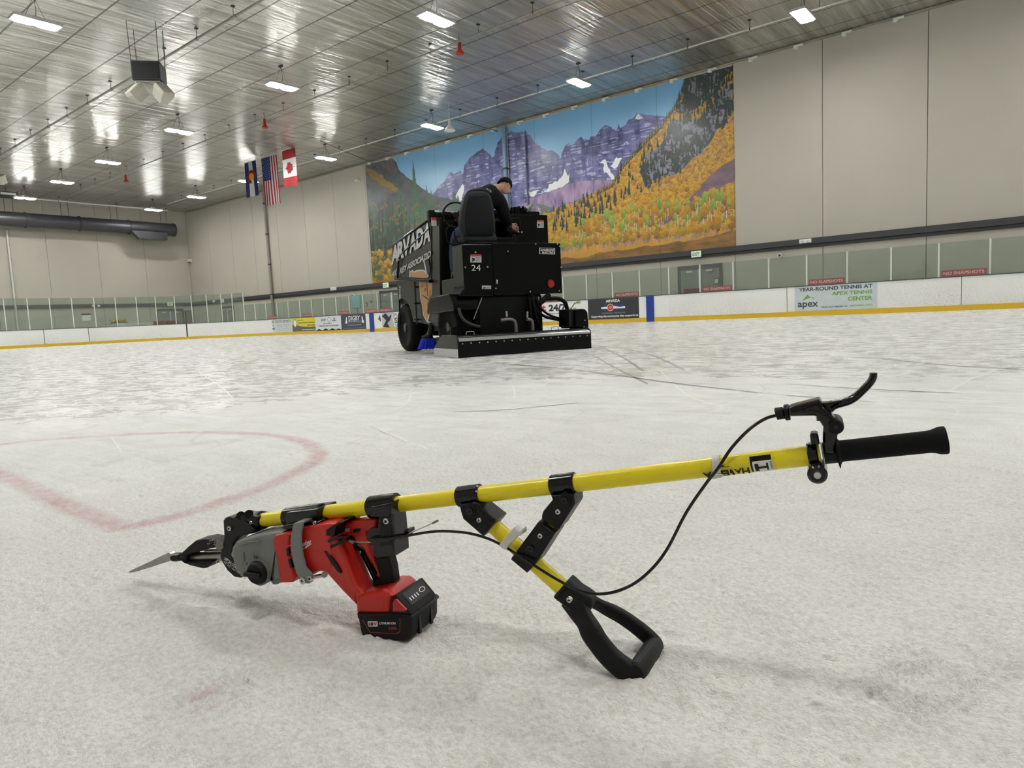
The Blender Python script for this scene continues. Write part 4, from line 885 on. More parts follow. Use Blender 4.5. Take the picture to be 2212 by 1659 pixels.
p = at(404, 561, 1, YW-.2); mb = MB(); mb.box(-.16, .16, -.1, .2, -.12, .12); o = mb.build('corner_camera', M_offw, None, 0, .02); o.location = (XL+.35, YW-.2, p[2]*.985); tag(o, 'pale camera box high in the far corner', 'camera')
mb = MB(); mb.tube([(0, 0, -.1), (0, -.05, -.2)], .06, 10); mb.build('camera_lens', M_dark, o)
# things behind the glass
x0, x1 = at(763, 660, 1, YB+.5)[0], at(782, 660, 1, YB+.5)[0]; z0 = ZB+.38
mb = MB(); mb.box((x0+x1)/2-.04, (x0+x1)/2+.04, YB+.44, YB+.5, 0, z0+.6); mb.box(x0, x1, YB+.4, YB+.44, z0, z0+1.05*(x1-x0)*.9); o = mb.build('poster_stand', mat('sticker_frame', (120, 150, 150), .5), None, 0, .04); tag(o, 'pale blue framed poster behind the glass left of the machine', 'poster')
mb = MB(); mb.box(x0+.06, x1-.06, YB+.385, YB+.4, z0+.06, z0+(x1-x0)*.9); mb.build('poster_sheet', mat('sticker', (150, 200, 205), .4), o, 0)
for px, pz in ((791, 658), (1548, 607), (803, 652)):
    p = at(px, pz, 1, YW-.03); mb = MB(); mb.box(-.11, .11, -.03, .028, -.13, .13); o = mb.build('wall_notice', M_frame if px != 803 else M_offw, None, 0, .01); o.location = p
    mb = MB(); mb.box(-.08, .08, -.036, -.03, -.09, .09); mb.build('notice_sheet', M_offw if px != 803 else M_frame, o, 0)
    tag(o, {791: 'small dark notice on the wall above the left blue line', 1548: 'small dark plate on the right door leaf', 803: 'small pale notice left of the machine'}[px], 'notice')
p = at(186, 685, 0, XL+.02); mb = MB(); mb.box(0, .03, -.32, .32, -.28, .28); o = mb.build('wall_notice', M_white, None, 0); o.location = p; tag(o, 'white notice on the far end wall behind the glass', 'notice')
mb = MB(); mb.box(.03, .04, -.32, .32, .17, .28); mb.build('notice_header', M_frame, o, 0)
for px, lb in ((201.5, 'left small white spotlight on the end wall band'), (213.5, 'right small white spotlight on the end wall band')):
    p = at(px, 661, 0, XL+.2); mb = MB(); mb.sphere((0, 0, 0), .11, 12, 8); o = mb.build('spotlight', M_white, None); o.location = p; tag(o, lb, 'spotlight', 'spotlights on the end band'); mb = MB(); mb.box(-.2, 0, -.03, .03, -.03, .03); mb.build('mount', M_offw, o, 0)
p = at(462, 651, 1, YW-.15); mb = MB(); mb.sphere((0, 0, 0), .12, 12, 8); o = mb.build('spotlight', M_white, None); o.location = p; tag(o, 'white spotlight on the band near the far corner', 'spotlight'); mb = MB(); mb.box(-.03, .03, 0, .15, -.03, .03); mb.build('mount', M_offw, o, 0)
# white benches and the yellow flowers behind the end glass
xb = XB-1.6
def Yat(px): return at(px, 700, 0, xb)[1]
for a, b_, h, lb in ((251, 271, 1.42, 'small white cabinet with yellow flowers behind the end glass'), (272, 330, 1.38, 'long white table behind the end glass')):
    t = thing('white_table', lb, 'table', (xb, Yat(a), 0)); L = Yat(b_)-Yat(a)
    mb = MB(); mb.box(-.35, .35, 0, L, h-.05, h); mb.build('table_top', M_white, t, 0, .01)
    for yy in (.05, L-.05):
        for xx in (-.3, .3): mb = MB(); mb.box(xx-.03, xx+.03, yy-.03, yy+.03, 0, h-.05); mb.build('leg', M_white, t, 0)
    mb = MB(); mb.box(.30, .34, 0, L, h-.35, h-.05); mb.build('apron', M_white, t, 0)
t = thing('flower_tray', 'tray of yellow and brown flowers on the white cabinet', 'flowers', (xb, Yat(258), 1.42))
mb = MB(); mb.box(-.2, .2, -.55, .5, 0, .08); mb.build('tray', mat('tray', (90, 70, 50), .7), t, 0, .01)
fm = MB(); 
for k in range(26): fm.sphere((R_.uniform(-.18, .18), R_.uniform(-.6, .5), .1+R_.random()*.16), .07, 6, 4)
fm.build('blossoms', mat('blossom', (176, 150, 50), .8, var=.5, scale=12), t)
for k in range(2):
    y_ = at((346, 372)[k], 699, 0, XB-.9)[1]; mb = MB(); mb.box(-.2, .2, -.42, .42, 0, 1.42); o = mb.build('red_bin', mat('bin_red', (128, 44, 44), .5), None, 0, .03); o.location = (XB-.9, y_, 0); tag(o, ('left', 'right')[k]+' red box in front of the far end door', 'box')
    mb = MB(); mb.box(-.22, .22, -.44, .44, 1.42, 1.47); mb.build('lid', mat('bin_red', (128, 44, 44), .5), o, 0, .01)
# ================================================================== ICE RESURFACER
p1, p2 = at(990, 774, 2, 0), at(1278, 752, 2, 0)
ZF = Frame(p1, math.atan2(p2[1]-p1[1], p2[0]-p1[0]))
zq = ZF.px
K_gl = mat('machine_black', (8, 9, 12), 0.2, spec=.14, coat=0, var=.02); K_side = mat('machine_side', (24, 26, 24), 0.32, spec=.3, var=.04); K_mt = mat('machine_matte', (8, 9, 11), 0.5, spec=.15)
K_rub = mat('tyre_rubber', (12, 12, 13), 0.75, spec=.15, bump=.3, bscale=60); K_seat = mat('seat_vinyl', (26, 29, 34), 0.6, spec=.3, bump=.1, bscale=40); K_edge = mat('chrome_edge', (176, 178, 180), 0.3, .7); K_br = mat('brass_pipe', (120, 116, 108), 0.4, .5)
K_org = mat('logo_orange', (176, 124, 66), 0.4); K_wh = mat('logo_white', (186, 188, 188), 0.4); K_ln = mat('logo_line', (60, 44, 30), 0.5); K_bolt = mat('bolt_steel', (170, 172, 174), 0.3, .8)
mach = thing('ice_resurfacer', 'black electric ice resurfacing machine with lettered side, parked on the rink', 'ice resurfacer', p1, ZF.ang)
def Zb(name, x0, x1, y0, y1, z0, z1, m=None, bev=.012, par=None, label=None):
    mb = MB(); mb.box(x0, x1, y0, y1, z0, z1); return mb.build(name, m or K_gl, par or mach, 0, bev, label=label)
SX, RY = 0.35, 0.45         # left side plane, rear body plane
def side(x, y): return zq(x, y, 0, SX)
def rear(x, y, yy=RY): return zq(x, y, 1, yy)
# conditioner sled
CW = float(np.linalg.norm(p2-p1))
mb = MB()
prof = [(0.0, .0), (.83, .0), (.80, .14), (.52, .30), (.06, .30), (0, .26)]
mb.prism([(0.0, y, z) for y, z in prof], (.02, 0, 0)); mb.build('sled_side_plate', K_side, mach, 0, .004)
mb = MB(); mb.prism([(-.004, .0, .005), (-.004, .83, .005), (-.004, .81, .12), (-.004, .0, .115)], (.004, 0, 0)); mb.build('sled_skirt', K_wh, mach, 0, 0, label='white wear strip low on the sled side')
mb = MB(); mb.prism([(CW-.02, y, z) for y, z in prof], (.02, 0, 0)); mb.build('sled_side_plate', K_gl, mach, 0, .004)
Zb('sled_rear_plate', .0, CW, 0, .02, .01, .25)
Zb('sled_top', .02, CW-.02, .02, .80, .20, .27, K_mt)
mb = MB(); mb.prism([(.02, -.006, .215), (.02, -.006, .245), (.02, .05, .275), (.02, .05, .245)], (CW-.04, 0, 0)); mb.build('steel_edge_strip', K_edge, mach, 0)
Zb('sled_top_bar', .02, CW-.02, .05, .12, .262, .292, K_mt, .006)
bm0 = None
for i in range(17):
    x = .07+(CW-.14)*i/16
    if bm0 is None: mb = MB(); mb.disc((0, 0, 0), (0, -1, 0), .010, .006, 8); b_ = bm0 = mb.build('bolt', K_bolt, mach)
    else: b_ = bm0.copy(); COL.objects.link(b_); b_.parent = mach
    b_.location = (x, 0, .185)
for (x, y) in ((742, 716), (1199, 707)):
    pass
for px in (1015, 1199):
    c = rear(px, 712, .10); mb = MB(); mb.tube(catmull([(c[0]-.06, .1, .285), (c[0]-.055, .1, .325), (c[0]-.03, .1, .335), (c[0]+.03, .1, .335), (c[0]+.055, .1, .325), (c[0]+.06, .1, .285)], 3), .006, 6); mb.build('lift_handle', K_bolt, mach)
# chassis, body volumes
Zb('chassis', .58, 1.60, .50, 3.10, .26, .80, K_mt)
xR = rear(1214, 600)[0]; xC = rear(1066, 600)[0]; zT = rear(1140, 524)[2]; zB = rear(1140, 636)[2]
# right rear battery panel
pr = Zb('rear_panel', xC, xR, RY, 1.35, zB, zT, K_gl, .015)
for (x, y) in ((1157, 527), (1204, 527), (1209, 532), (1212, 577), (1214, 621), (1208, 628), (1145, 630), (1097, 543), (1071, 623)):
    c = rear(x, y, RY-.002); mb = MB(); mb.disc(c, (0, -1, 0), .011, .008, 8); mb.build('bolt', K_bolt, pr)
q = [rear(1164.5, 548.5, RY-.003), rear(1199, 549.5, RY-.003), rear(1199, 536, RY-.003), rear(1164.5, 535, RY-.003)]
mb = MB(); flat(mb, q); pl = mb.build('name_plate', K_wh, mach, 0, label='small silver bordered name plate')
i_ = [a*.95+b_*.05 for a, b_ in zip(q, q[2:]+q[:2])]; mb = MB(); flat(mb, i_, (0, -.002, 0)); mb.build('plate_field', K_mt, pl, 0)
mb = MB(); text_on(mb, 'ZAMBONI', [rear(1167, 542, RY-.007), rear(1196, 542.6, RY-.007), rear(1196, 537.6, RY-.007), rear(1167, 537.2, RY-.007)], .05); text_on(mb, 'ELECTRIC', [rear(1171, 547.3, RY-.007), rear(1197, 547.8, RY-.007), rear(1197, 543.6, RY-.007), rear(1171, 543.2, RY-.007)], .05); mb.build('lettering', K_wh, pl, 0)
c = rear(1189, 613, RY-.003); mb = MB(); mb.disc(c, (0, -1, 0), .062, .012, 24); rl = mb.build('tail_lamp', mat('tail_rim', (60, 14, 14), .4), mach)
mb = MB(); mb.disc(c-np.array([0, .012, 0]), (0, -1, 0), .052, .012, 24); mb.build('red_lens', mat('tail_red', (168, 24, 30), .25), rl)
c = rear(1072.5, 609, RY-.003); mb = MB(); mb.box(c[0]-.012, c[0]+.012, c[1]-.02, c[1], c[2]-.03, c[2]+.03); mb.build('latch', K_bolt, mach, 0, .004)
# middle lower mass between the panels and the sled
x0, x1 = rear(1062, 690, .6)[0], rear(1135, 690, .6)[0]
Zb('pump_housing', xC-.12, x1, .55, 1.4, .27, zB+.05, K_gl, .02)
Zb('hydraulic_column', x1, x1+.22, .5, .75, .28, zB+.02, K_mt, .02)
# left column with the number
zc0, zc1 = side(1000, 622)[2], side(1000, 530)[2]
col = Zb('left_seat_box', SX, xC, RY, .80, rear(1000, 622)[2]-.02, rear(1000, 527)[2], K_gl, .012)
mb = MB(); mb.box(SX-.004, SX, RY+.01, .80, side(995, 618)[2], side(990, 530)[2]); mb.build('seat_box_side', K_side, mach, 0)
for (x, y) in ((1027, 545), (1005, 577.5), (1053, 576.5)): c = rear(x, y, RY-.002); mb = MB(); mb.disc(c, (0, -1, 0), .012, .008, 8); mb.build('bolt', K_bolt, col)
mb = MB(); text_on(mb, '24', [rear(1018.5, 584.5, RY-.004), rear(1038.5, 585, RY-.004), rear(1038, 572, RY-.004), rear(1018.5, 572, RY-.004)]); mb.build('number', K_wh, mach, 0, label='silver number 24')
def sticker(px0, py0, px1, py1, top=None, yy=RY, tilt=0):
    a, b_, c, d = rear(px0, py1, yy-.004), rear(px1, py1-tilt, yy-.004), rear(px1, py0-tilt, yy-.004), rear(px0, py0, yy-.004)
    mb = MB(); flat(mb, [a, b_, c, d]); s_ = mb.build('warning_sticker', K_wh, mach, 0, label='small white warning sticker')
    if top: mb = MB(); flat(mb, [a*.25+d*.75, b_*.25+c*.75, c, d], (0, -.002, 0)); mb.build('sticker_band', top, s_, 0)
    w_, h_ = b_-a, d-a; mb = MB()
    for k in range(4): e0 = a+w_*.5+h_*(.15+.14*k); flat(mb, [e0, e0+w_*.4, e0+w_*.4+h_*.04, e0+h_*.04], (0, -.003, 0))
    flat(mb, [a+w_*.08+h_*.12, a+w_*.2+h_*.1, a+w_*.42+h_*.5, a+w_*.3+h_*.55], (0, -.003, 0)); flat(mb, [a+w_*.1+h_*.45, a+w_*.16+h_*.6, a+w_*.44+h_*.3, a+w_*.38+h_*.2], (0, -.003, 0)); mb.build('pictogram', K_mt, s_, 0)
sticker(1016, 549.5, 1040, 567, mat('sticker_red', (176, 44, 40), .5)); sticker(1041, 617, 1061, 624.5)
# middle column between number box and panel, lower left fairing
mb = MB(); a = rear(987, 640, .5); 
mb.prism([(SX, RY, rear(1000, 622)[2]), (xC, RY, rear(1060, 618)[2]), (xC-.02, RY, rear(1060, 640)[2]), (SX-.10, RY, rear(985, 640)[2])], (0, .35, 0)); mb.build('lower_fairing', K_gl, mach, 0, .01)
Zb('motor_housing', .55, xC+.1, .55, 1.5, .33, .86, K_mt, .03)
# rear fender over the rear wheel
mb = MB(); f0 = zq(950, 668, 0, .20); f1 = zq(975, 645, 0, .20)
mb.prism([(.16, .55, .86), (.16, 1.25, .84), (.16, 1.42, .66), (.16, 1.42, .60), (.16, .42, .62), (.16, .42, .70)], (.40, 0, 0)); mb.build('rear_fender', K_gl, mach, 0, .012)
Zb('step_plate', SX-.16, SX, .52, 1.30, .835, .86, K_side, .004)
Zb('tow_hook', .18, .34, .60, .66, .28, .40, K_mt, .01)
# hose loop and strut in the dark lower bay
mb = MB(); P = [zq(x, y, 1, .40) for x, y in ((991, 665), (994, 678), (1003, 692), (1018, 701), (1036, 706))]; mb.tube(catmull(P, 5), .022, 10); mb.build('hose', mat('hose_grey', (52, 54, 56), .5), mach)
mb = MB(); mb.tube([zq(1041, 643, 1, .42), zq(1023, 690, 1, .42)], .006, 6); mb.build('strut_rod', K_bolt, mach)
# wheels
def wheel(cx_, cy_, x0, r, w_, rimr):
    t_ = MB(); n = 36; prof = [(x0+.03, r*.62), (x0, r*.72), (x0+.004, r*.90), (x0+.035, r*.985), (x0+.07, r), (x0+w_-.07, r), (x0+w_-.035, r*.985), (x0+w_, r*.88), (x0+w_, r*.62)]
    t_.loft([[(x, cx_+q_*math.cos(a), cy_+q_*math.sin(a)) for a in [2*math.pi*i/n for i in range(n)]] for x, q_ in prof]); ty = t_.build('tyre', K_rub, mach, 50)
    mb = MB(); mb.loft([[(x, cx_+q_*math.cos(a), cy_+q_*math.sin(a)) for a in [2*math.pi*i/n for i in range(n)]] for x, q_ in ((x0+.045, r*.62), (x0+.03, r*.60), (x0+.05, r*.55), (x0+.09, r*.50), (x0+.09, r*.25), (x0+.03, r*.20), (x0+.01, r*.16))]); mb.build('rim', K_side, ty, 30)
    for i in range(8): a = 2*math.pi*i/8; mb = MB(); mb.disc((x0+.088, cx_+r*.34*math.cos(a), cy_+r*.34*math.sin(a)), (-1, 0, 0), .014, .02, 6); mb.build('wheel_nut', K_bolt, ty)
fw = zq(873, 709, 0, .36); wr = .40; wy = fw[1]
wheel(wy, wr+.001, .36, wr, .30, 0); wheel(wy, wr+.001, 1.50, wr, .30, 0)
rw = 1.02; wheel(rw, wr+.001, .30, wr, .28, 0); wheel(rw, wr+.001, 1.27, wr, .28, 0)
# side body below the tank, with wheel arch
yF, yP = side(849, 560)[1], side(936, 560)[1]
lo_z = side(905, 700)[2]; arch = [(wy+.50*math.cos(a), .40+.50*math.sin(a)) for a in [math.radians(d) for d in range(180, -1, -12)]]
y_f2 = side(858, 620)[1]
body = [(y_f2, side(858, 606)[2]), (y_f2, .46)]+[(y, z) for y, z in arch[::-1] if y < y_f2 and z > .42]+[(1.35, .40), (1.35, side(951, 606)[2])]
mb = MB(); mb.prism([(SX, y, z) for y, z in body], (.03, 0, 0)); mb.build('lower_side_panel', K_side, mach, 0, .004)
mb = MB(); mb.prism([(1.93, y, z) for y, z in body], (.03, 0, 0)); mb.build('lower_side_panel', K_side, mach, 0, .004)
Zb('inner_body', SX+.04, 1.92, 1.42, y_f2, .80, 1.24, K_mt)
Zb('inner_body', SX+.34, 1.60, 1.42, y_f2, .45, .80, K_mt)
# snow tank (raised front hopper), side outline from rear top to front top
tk = [side(849, 598), side(849, 533), side(934, 473), side(936, 604)]
mb = MB(); mb.prism([(SX-.02, p[1], p[2]) for p in (side(849, 599), side(849, 534), side(934, 472), side(934, 606))], (.03, 0, 0)); mb.build('tank_side', K_side, mach, 0, .006)
mb = MB(); mb.prism([(SX+.01, p[1], p[2]) for p in (side(849, 599), side(849, 534), side(934, 474), side(934, 606))], (1.56, 0, 0)); mb.build('snow_tank', K_mt, mach, 0, .02)
ta, tb_ = side(849, 534), side(934, 472)
mb = MB(); mb.tube([(SX-.03, ta[1], ta[2]+.01), (SX-.03, tb_[1], tb_[2]+.01)], .018, 8); mb.build('tank_rim', K_gl, mach)
# dark seam line, triangular gusset and lower ledge
l0, l1, l2 = side(865, 556), side(932, 492), side(859, 600)
mb = MB(); mb.tube([(SX-.03, p[1], p[2]) for p in (side(862, 604), side(864, 560), side(872, 548), side(932, 493))], .012, 8); mb.build('tank_hinge_bar', K_gl, mach)
mb = MB(); mb.prism([(SX-.026, p[1], p[2]) for p in (side(860, 604), side(863, 563), side(870, 551), side(873, 551), side(872, 560), side(868, 596), side(875, 604))], (.008, 0, 0)); mb.build('gusset', K_gl, mach, 0)
mb = MB(); a, b_ = side(860, 602), side(936, 607); mb.hexa([(SX-.07, a[1], a[2]-.02), (SX-.07, b_[1], b_[2]-.025), (SX, b_[1], b_[2]-.025), (SX, a[1], a[2]-.02), (SX-.07, a[1], a[2]+.012), (SX-.07, b_[1], b_[2]+.02), (SX, b_[1], b_[2]+.02), (SX, a[1], a[2]+.012)]); mb.build('side_ledge', K_gl, mach, 0, .005)
LS = (-.026-.006, 0, 0)
def sq(*pp): return [side(*p) for p in pp]
mb = MB(); letters = [('A', 849.5, 866), ('R', 862, 878), ('V', 873.5, 890), ('A', 889, 904), ('D', 903.5, 919), ('A', 919, 934.5)]
def topl(x): return np.interp(x, [849, 934], [533, 475.5])+1.5
def botl(x): return np.interp(x, [849, 934], [573, 520])
for ch, a, c in letters: text_on(mb, ch, sq((a-.5, botl(a)), (c-1, botl(c-1)), (c, topl(c)), (a+.5, topl(a+.5))), .045, 0, LS)
mb.build('side_lettering', K_wh, mach, 0, label='large white slanted club name on the tank side')
mb = MB(); text_on(mb, 'HOC', sq((850, 600), (861, 594), (861.5, 580), (851, 588)), .03, .2, LS); text_on(mb, 'KEY ASSOCIATIO', sq((867, 593), (935, 553.5), (935, 541), (868.5, 579)), .03, .2, LS); mb.build('side_lettering', K_wh, mach, 0)
# orange animal head badge: generic orange blob with white outline, cut by the ledge
def badge(name, pts, m, l=0): mb = MB(); flat(mb, sq(*pts), (LS[0]-.002*l, 0, 0)); return mb.build(name, m, mach, 0)
badge('badge_outline', [(887.5, 598), (889, 584), (892, 586), (895, 583), (899, 586), (904, 583), (912, 582), (921, 583), (927, 589), (928, 600), (918, 600)], K_wh, 0)
badge('badge_patch', [(889, 598), (890, 588), (893, 589), (896, 586.5), (900, 589), (905, 586), (912, 585), (920, 586), (925, 591), (926.5, 599)], K_org, 1)
badge('badge_outline', [(918, 561.5), (931, 555), (931, 557), (920.5, 562.5), (927, 590), (931.5, 598), (926, 596)], K_wh, 0)
badge('badge_panel', [(921, 563), (929.5, 559), (933.5, 580), (931, 597), (927, 586)], K_side, 1)
LB = (SX-.006-SX, 0, 0)
def badge2(name, pts, m, l=0): mb = MB(); flat(mb, sq(*pts), (-.005-.002*l, 0, 0)); return mb.build(name, m, mach, 0)
badge2('badge_outline', [(906, 609), (935, 610), (937, 640), (943, 646), (930, 662), (928, 684), (925, 693), (932, 698), (923, 696), (914, 680), (912, 660), (908, 640)], K_wh, 0)
badge2('badge_patch', [(907.5, 609), (935, 610), (937, 640), (936, 652), (929, 662), (927, 680), (923, 692), (916, 680), (913.5, 660), (909.5, 640)], K_org, 1)
for pts in ([(910, 636), (920, 640), (928, 646), (934, 636), (935, 639), (928, 650), (919, 643)], [(922, 612), (924, 612), (926, 640), (924, 638)], [(930, 628), (932, 626), (928, 662), (925, 670), (924, 666), (928, 648)], [(919, 622), (921, 622), (920, 630), (918, 630)], [(924, 655), (929, 650), (928, 672), (925, 672)], [(912, 616), (914, 614), (914, 621), (912, 622)]): badge2('badge_line', pts, K_ln, 2)
mb = MB(); text_on(mb, 'BEARS', sq((866, 644), (866, 618), (863, 618), (863, 644)), .02, 0, (-.006, 0, 0)); mb.build('side_lettering', K_wh, mach, 0)
mb = MB(); mb.tube([side(902, 608)+np.array([-.05, 0, 0]), side(907, 700)+np.array([-.05, 0, 0])], .014, 8); mb.build('lift_rod', K_side, mach)
for y in (620, 655, 690): c = side(904, y)+np.array([-.03, 0, 0]); mb = MB(); mb.box(c[0]-.04, c[0]+.03, c[1]-.025, c[1]+.025, c[2]-.012, c[2]+.012); mb.build('rod_bracket', K_mt, mach, 0, .004)
# board brush
bp_ = zq(927, 738, 0, SX-.05)
mb = MB(); mb.tube([bp_+np.array([.06, 0, .28]), bp_+np.array([.02, 0, .09])], .045, 12); mb.tube([bp_+np.array([.02, 0, .10]), bp_+np.array([-.01, 0, .04])], [.05, .12], 16); mb.build('brush_motor', K_side, mach)
mb = MB(); rb = random.Random(5)
for k in range(420):
    a = rb.random()*6.283; r_ = .04+rb.random()*.08; r2_ = r_+.03+rb.random()*.03
    p = bp_+np.array([r_*math.cos(a), r_*math.sin(a), .05]); e_ = bp_+np.array([r2_*math.cos(a)-.01, r2_*math.sin(a), -.115+rb.random()*.02]); mb.tube([p, (p+e_)/2+np.array([.004, 0, 0]), e_], [.005, .005, .003], 4, caps=False)
mb.build('blue_bristles', mat('bristle_blue', (20, 46, 210), .5), mach, label='bright blue round brush'); mb = MB(); mb.box(SX-.05, SX+.3, bp_[1]+.02, bp_[1]+.1, .28, .34); mb.tube([(SX-.04, bp_[1]+.28, .22), (SX-.02, bp_[1]+.10, .18)], .03, 8); mb.build('brush_arm', K_mt, mach, 0, .008)
# operator bay: pillar, footwell back, console
a, b_ = side(936, 475), side(951, 640)
mb = MB(); mb.prism([(SX-.01, p[1], p[2]) for p in (side(935, 470), side(950, 470), side(952, 640), side(951, 640))]+[(SX-.01, side(934, 640)[1], side(934, 640)[2])], (.05, 0, 0)); mb.build('front_pillar', K_side, mach, 0, .006)
c0, c1 = side(952, 640), side(985, 600)
Zb('foot_box', SX, .80, .80, side(953, 600)[1], .86, side(970, 603)[2], K_side, .01)
Zb('firewall', SX+.06, 1.2, side(949, 560)[1], side(940, 560)[1], .86, side(940, 470)[2]-.05, K_mt, .01)
cz = zq(965, 460, 1, 1.5)
x_a, x_b = zq(936, 465, 1, 1.45)[0], zq(1000, 465, 1, 1.45)[0]
Zb('dash_console', x_a, x_b+.3, 1.40, 1.55, zq(960, 492, 1, 1.4)[2], zq(960, 459, 1, 1.4)[2], K_mt, .02)
mb = MB(); mb.box(x_a-.02, x_b+.6, 1.42, 1.62, zq(960, 459, 1, 1.4)[2], zq(960, 455.5, 1, 1.4)[2]); mb.build('bright_top_rail', K_edge, mach, 0, .006)
for (x, y) in ((971, 463), (955, 461), (986, 465), (975, 476)): c = zq(x, y, 1, 1.395); mb = MB(); mb.disc(c, (0, -1, 0), .035 if x > 960 else .015, .012, 14); mb.build('gauge', K_side if x > 960 else K_bolt, mach)
for (x, y) in ((933, 466), (946, 472)): c = zq(x, y, 1, 1.3); mb = MB(); mb.box(c[0]-.05, c[0]+.05, 1.28, 1.38, c[2]-.09, c[2]+.09); mb.build('work_lamp', K_mt, mach, 0, .02)
c = zq(937, 479, 1, 1.28); mb = MB(); mb.box(c[0]-.04, c[0]+.04, c[1]-.01, c[1], c[2]-.06, c[2]+.06); s_ = mb.build('warning_sticker', K_wh, mach, 0); mb = MB(); mb.box(c[0]-.04, c[0]+.04, c[1]-.013, c[1]-.01, c[2]+.02, c[2]+.06); mb.build('sticker_band', mat('sticker_red', (176, 44, 40), .5), s_, 0)
# steering wheel
sw = zq(984, 464, 1, 1.25); ax = Vector((-.55, -1, .25)).normalized(); e1 = ax.cross(Vector((0, 0, 1))).normalized(); e2 = e1.cross(ax)
mb = MB(); mb.tube([Vector(sw)+e1*(.19*math.cos(a))+e2*(.19*math.sin(a)) for a in [2*math.pi*i/32 for i in range(33)]], .014, 8); whl = mb.build('steering_wheel', K_mt, mach)
mb = MB()
for a in (.3, 2.4, 4.5): mb.tube([Vector(sw), Vector(sw)+e1*(.18*math.cos(a))+e2*(.18*math.sin(a))], .011, 6)
mb.disc(Vector(sw)-ax*.01, ax, .04, .02, 14); mb.build('wheel_spokes', K_mt, whl); mb = MB(); mb.tube([Vector(sw), Vector(sw)-ax*.25], .025, 8); mb.build('steering_column', K_mt, mach)
# seat
def seatq(x, y, yy=.78): return zq(x, y, 1, yy)
oc = [(999, 500), (996, 478), (999, 450), (1005, 425), (1012, 416), (1022, 412), (1045, 411), (1056, 415), (1062, 424), (1068, 448), (1071, 478), (1072, 500), (1066, 510), (1005, 511)]
mb = MB(); mb.prism([seatq(*p, .72) for p in oc], (0, .13, 0), .035, 4); st = mb.build('seat_back', K_seat, mach, 50)
mb = MB(); mb.prism([seatq(*p, .712) for p in ((1006, 498), (1004, 470), (1009, 440), (1015, 422), (1054, 421), (1061, 440), (1066, 470), (1068, 500), (1062, 507), (1010, 507))], (0, .03, 0), .012, 2); mb.build('seat_back_shell', mat('seat_shell', (9, 11, 15), .6, spec=.2), st, 50)
mb = MB(); mb.tube(catmull([seatq(*p, .76) for p in ((1007, 424), (1014, 414), (1030, 410), (1048, 411), (1058, 417))], 5), .022, 10); mb.build('seat_top_roll', K_seat, st)
a, b_ = seatq(1000, 515), seatq(1073, 515)
Zb('seat_cushion', a[0], b_[0], .74, 1.20, a[2]-.06, a[2]+.05, K_seat, .04)
Zb('seat_base', a[0]+.05, b_[0]-.03, .70, 1.15, rear(1030, 527)[2]-.01, a[2]-.055, K_mt, .01)
mb = MB(); mb.tube(catmull([zq(x, y, 1, .85) for x, y in ((1010, 527), (985, 531), (968, 522), (964, 505), (966, 493), (976, 487), (981, 495), (983, 512), (992, 525), (1008, 528))], 4), .009, 6); mb.build('seat_side_rail', K_mt, mach)
# upper right cover, console and levers
yu = 1.22
x0, x1 = rear(1092, 500, yu)[0], rear(1185, 500, yu)[0]; z0, z1 = zT-.01, rear(1140, 462, yu)[2]
cov = Zb('upper_cover', x0, x1, yu, 1.9, z0, z1, K_gl, .025)
Zb('cover_lid', x0-.3, x1-.12, yu+.05, 1.95, z1-.01, rear(1140, 456, yu+.05)[2], K_gl, .01)
sticker(1160, 476, 1174.5, 492, mat('sticker_orange', (196, 92, 40), .5), yu)
Zb('lever_console', rear(1070, 520, .8)[0], x0-.1, .80, 1.2, zT-.02, rear(1085, 512, .8)[2], K_gl, .02)
mb = MB(); kk = random.Random(2)
for k in range(9): c = zq(1098+k*4.6+kk.random()*2, 450+kk.random()*4, 1, 1.25); mb = MB(); mb.tube([c+np.array([0, 0, -.1]), c+np.array([kk.uniform(-.02, .02), 0, .03])], .018+kk.random()*.01, 8); mb.build('valve_fitting', K_gl, mach)
mb = MB(); mb.tube([zq(1135, 456, 1, 1.25), zq(1149, 442, 1, 1.25)], .032, 14); mb.build('filler_pipe', K_br, mach, label='short tilted brown pipe stub on top')
mb = MB(); mb.tube([zq(1131, 452, 1, 1.25), zq(1136, 456, 1, 1.25)], .045, 14); mb.build('pipe_collar', K_mt, mach)
mb = MB(); mb.tube(catmull([zq(x, y, 1, .95) for x, y in ((1104, 505), (1105, 478), (1108, 472), (1118, 472), (1123, 477), (1124, 505))], 4), .009, 8); mb.build('grab_rail', K_mt, mach)
Zb('lever_plate', rear(1095, 500, .9)[0], rear(1131, 500, .9)[0], .88, 1.1, rear(1110, 504, .9)[2], rear(1110, 500, .9)[2], K_gl, .008)
for k in range(5): c = zq(1099+k*7, 499+k*.8, 1, .88); mb = MB(); mb.sphere(c, .014, 8, 6); mb.build('lever_knob', K_bolt if k > 2 else K_mt, mach)
mb = MB(); mb.tube([rear(1108, 522, .92), rear(1107, 506, .92)], .05, 12); mb.build('lever_boot', K_mt, mach)
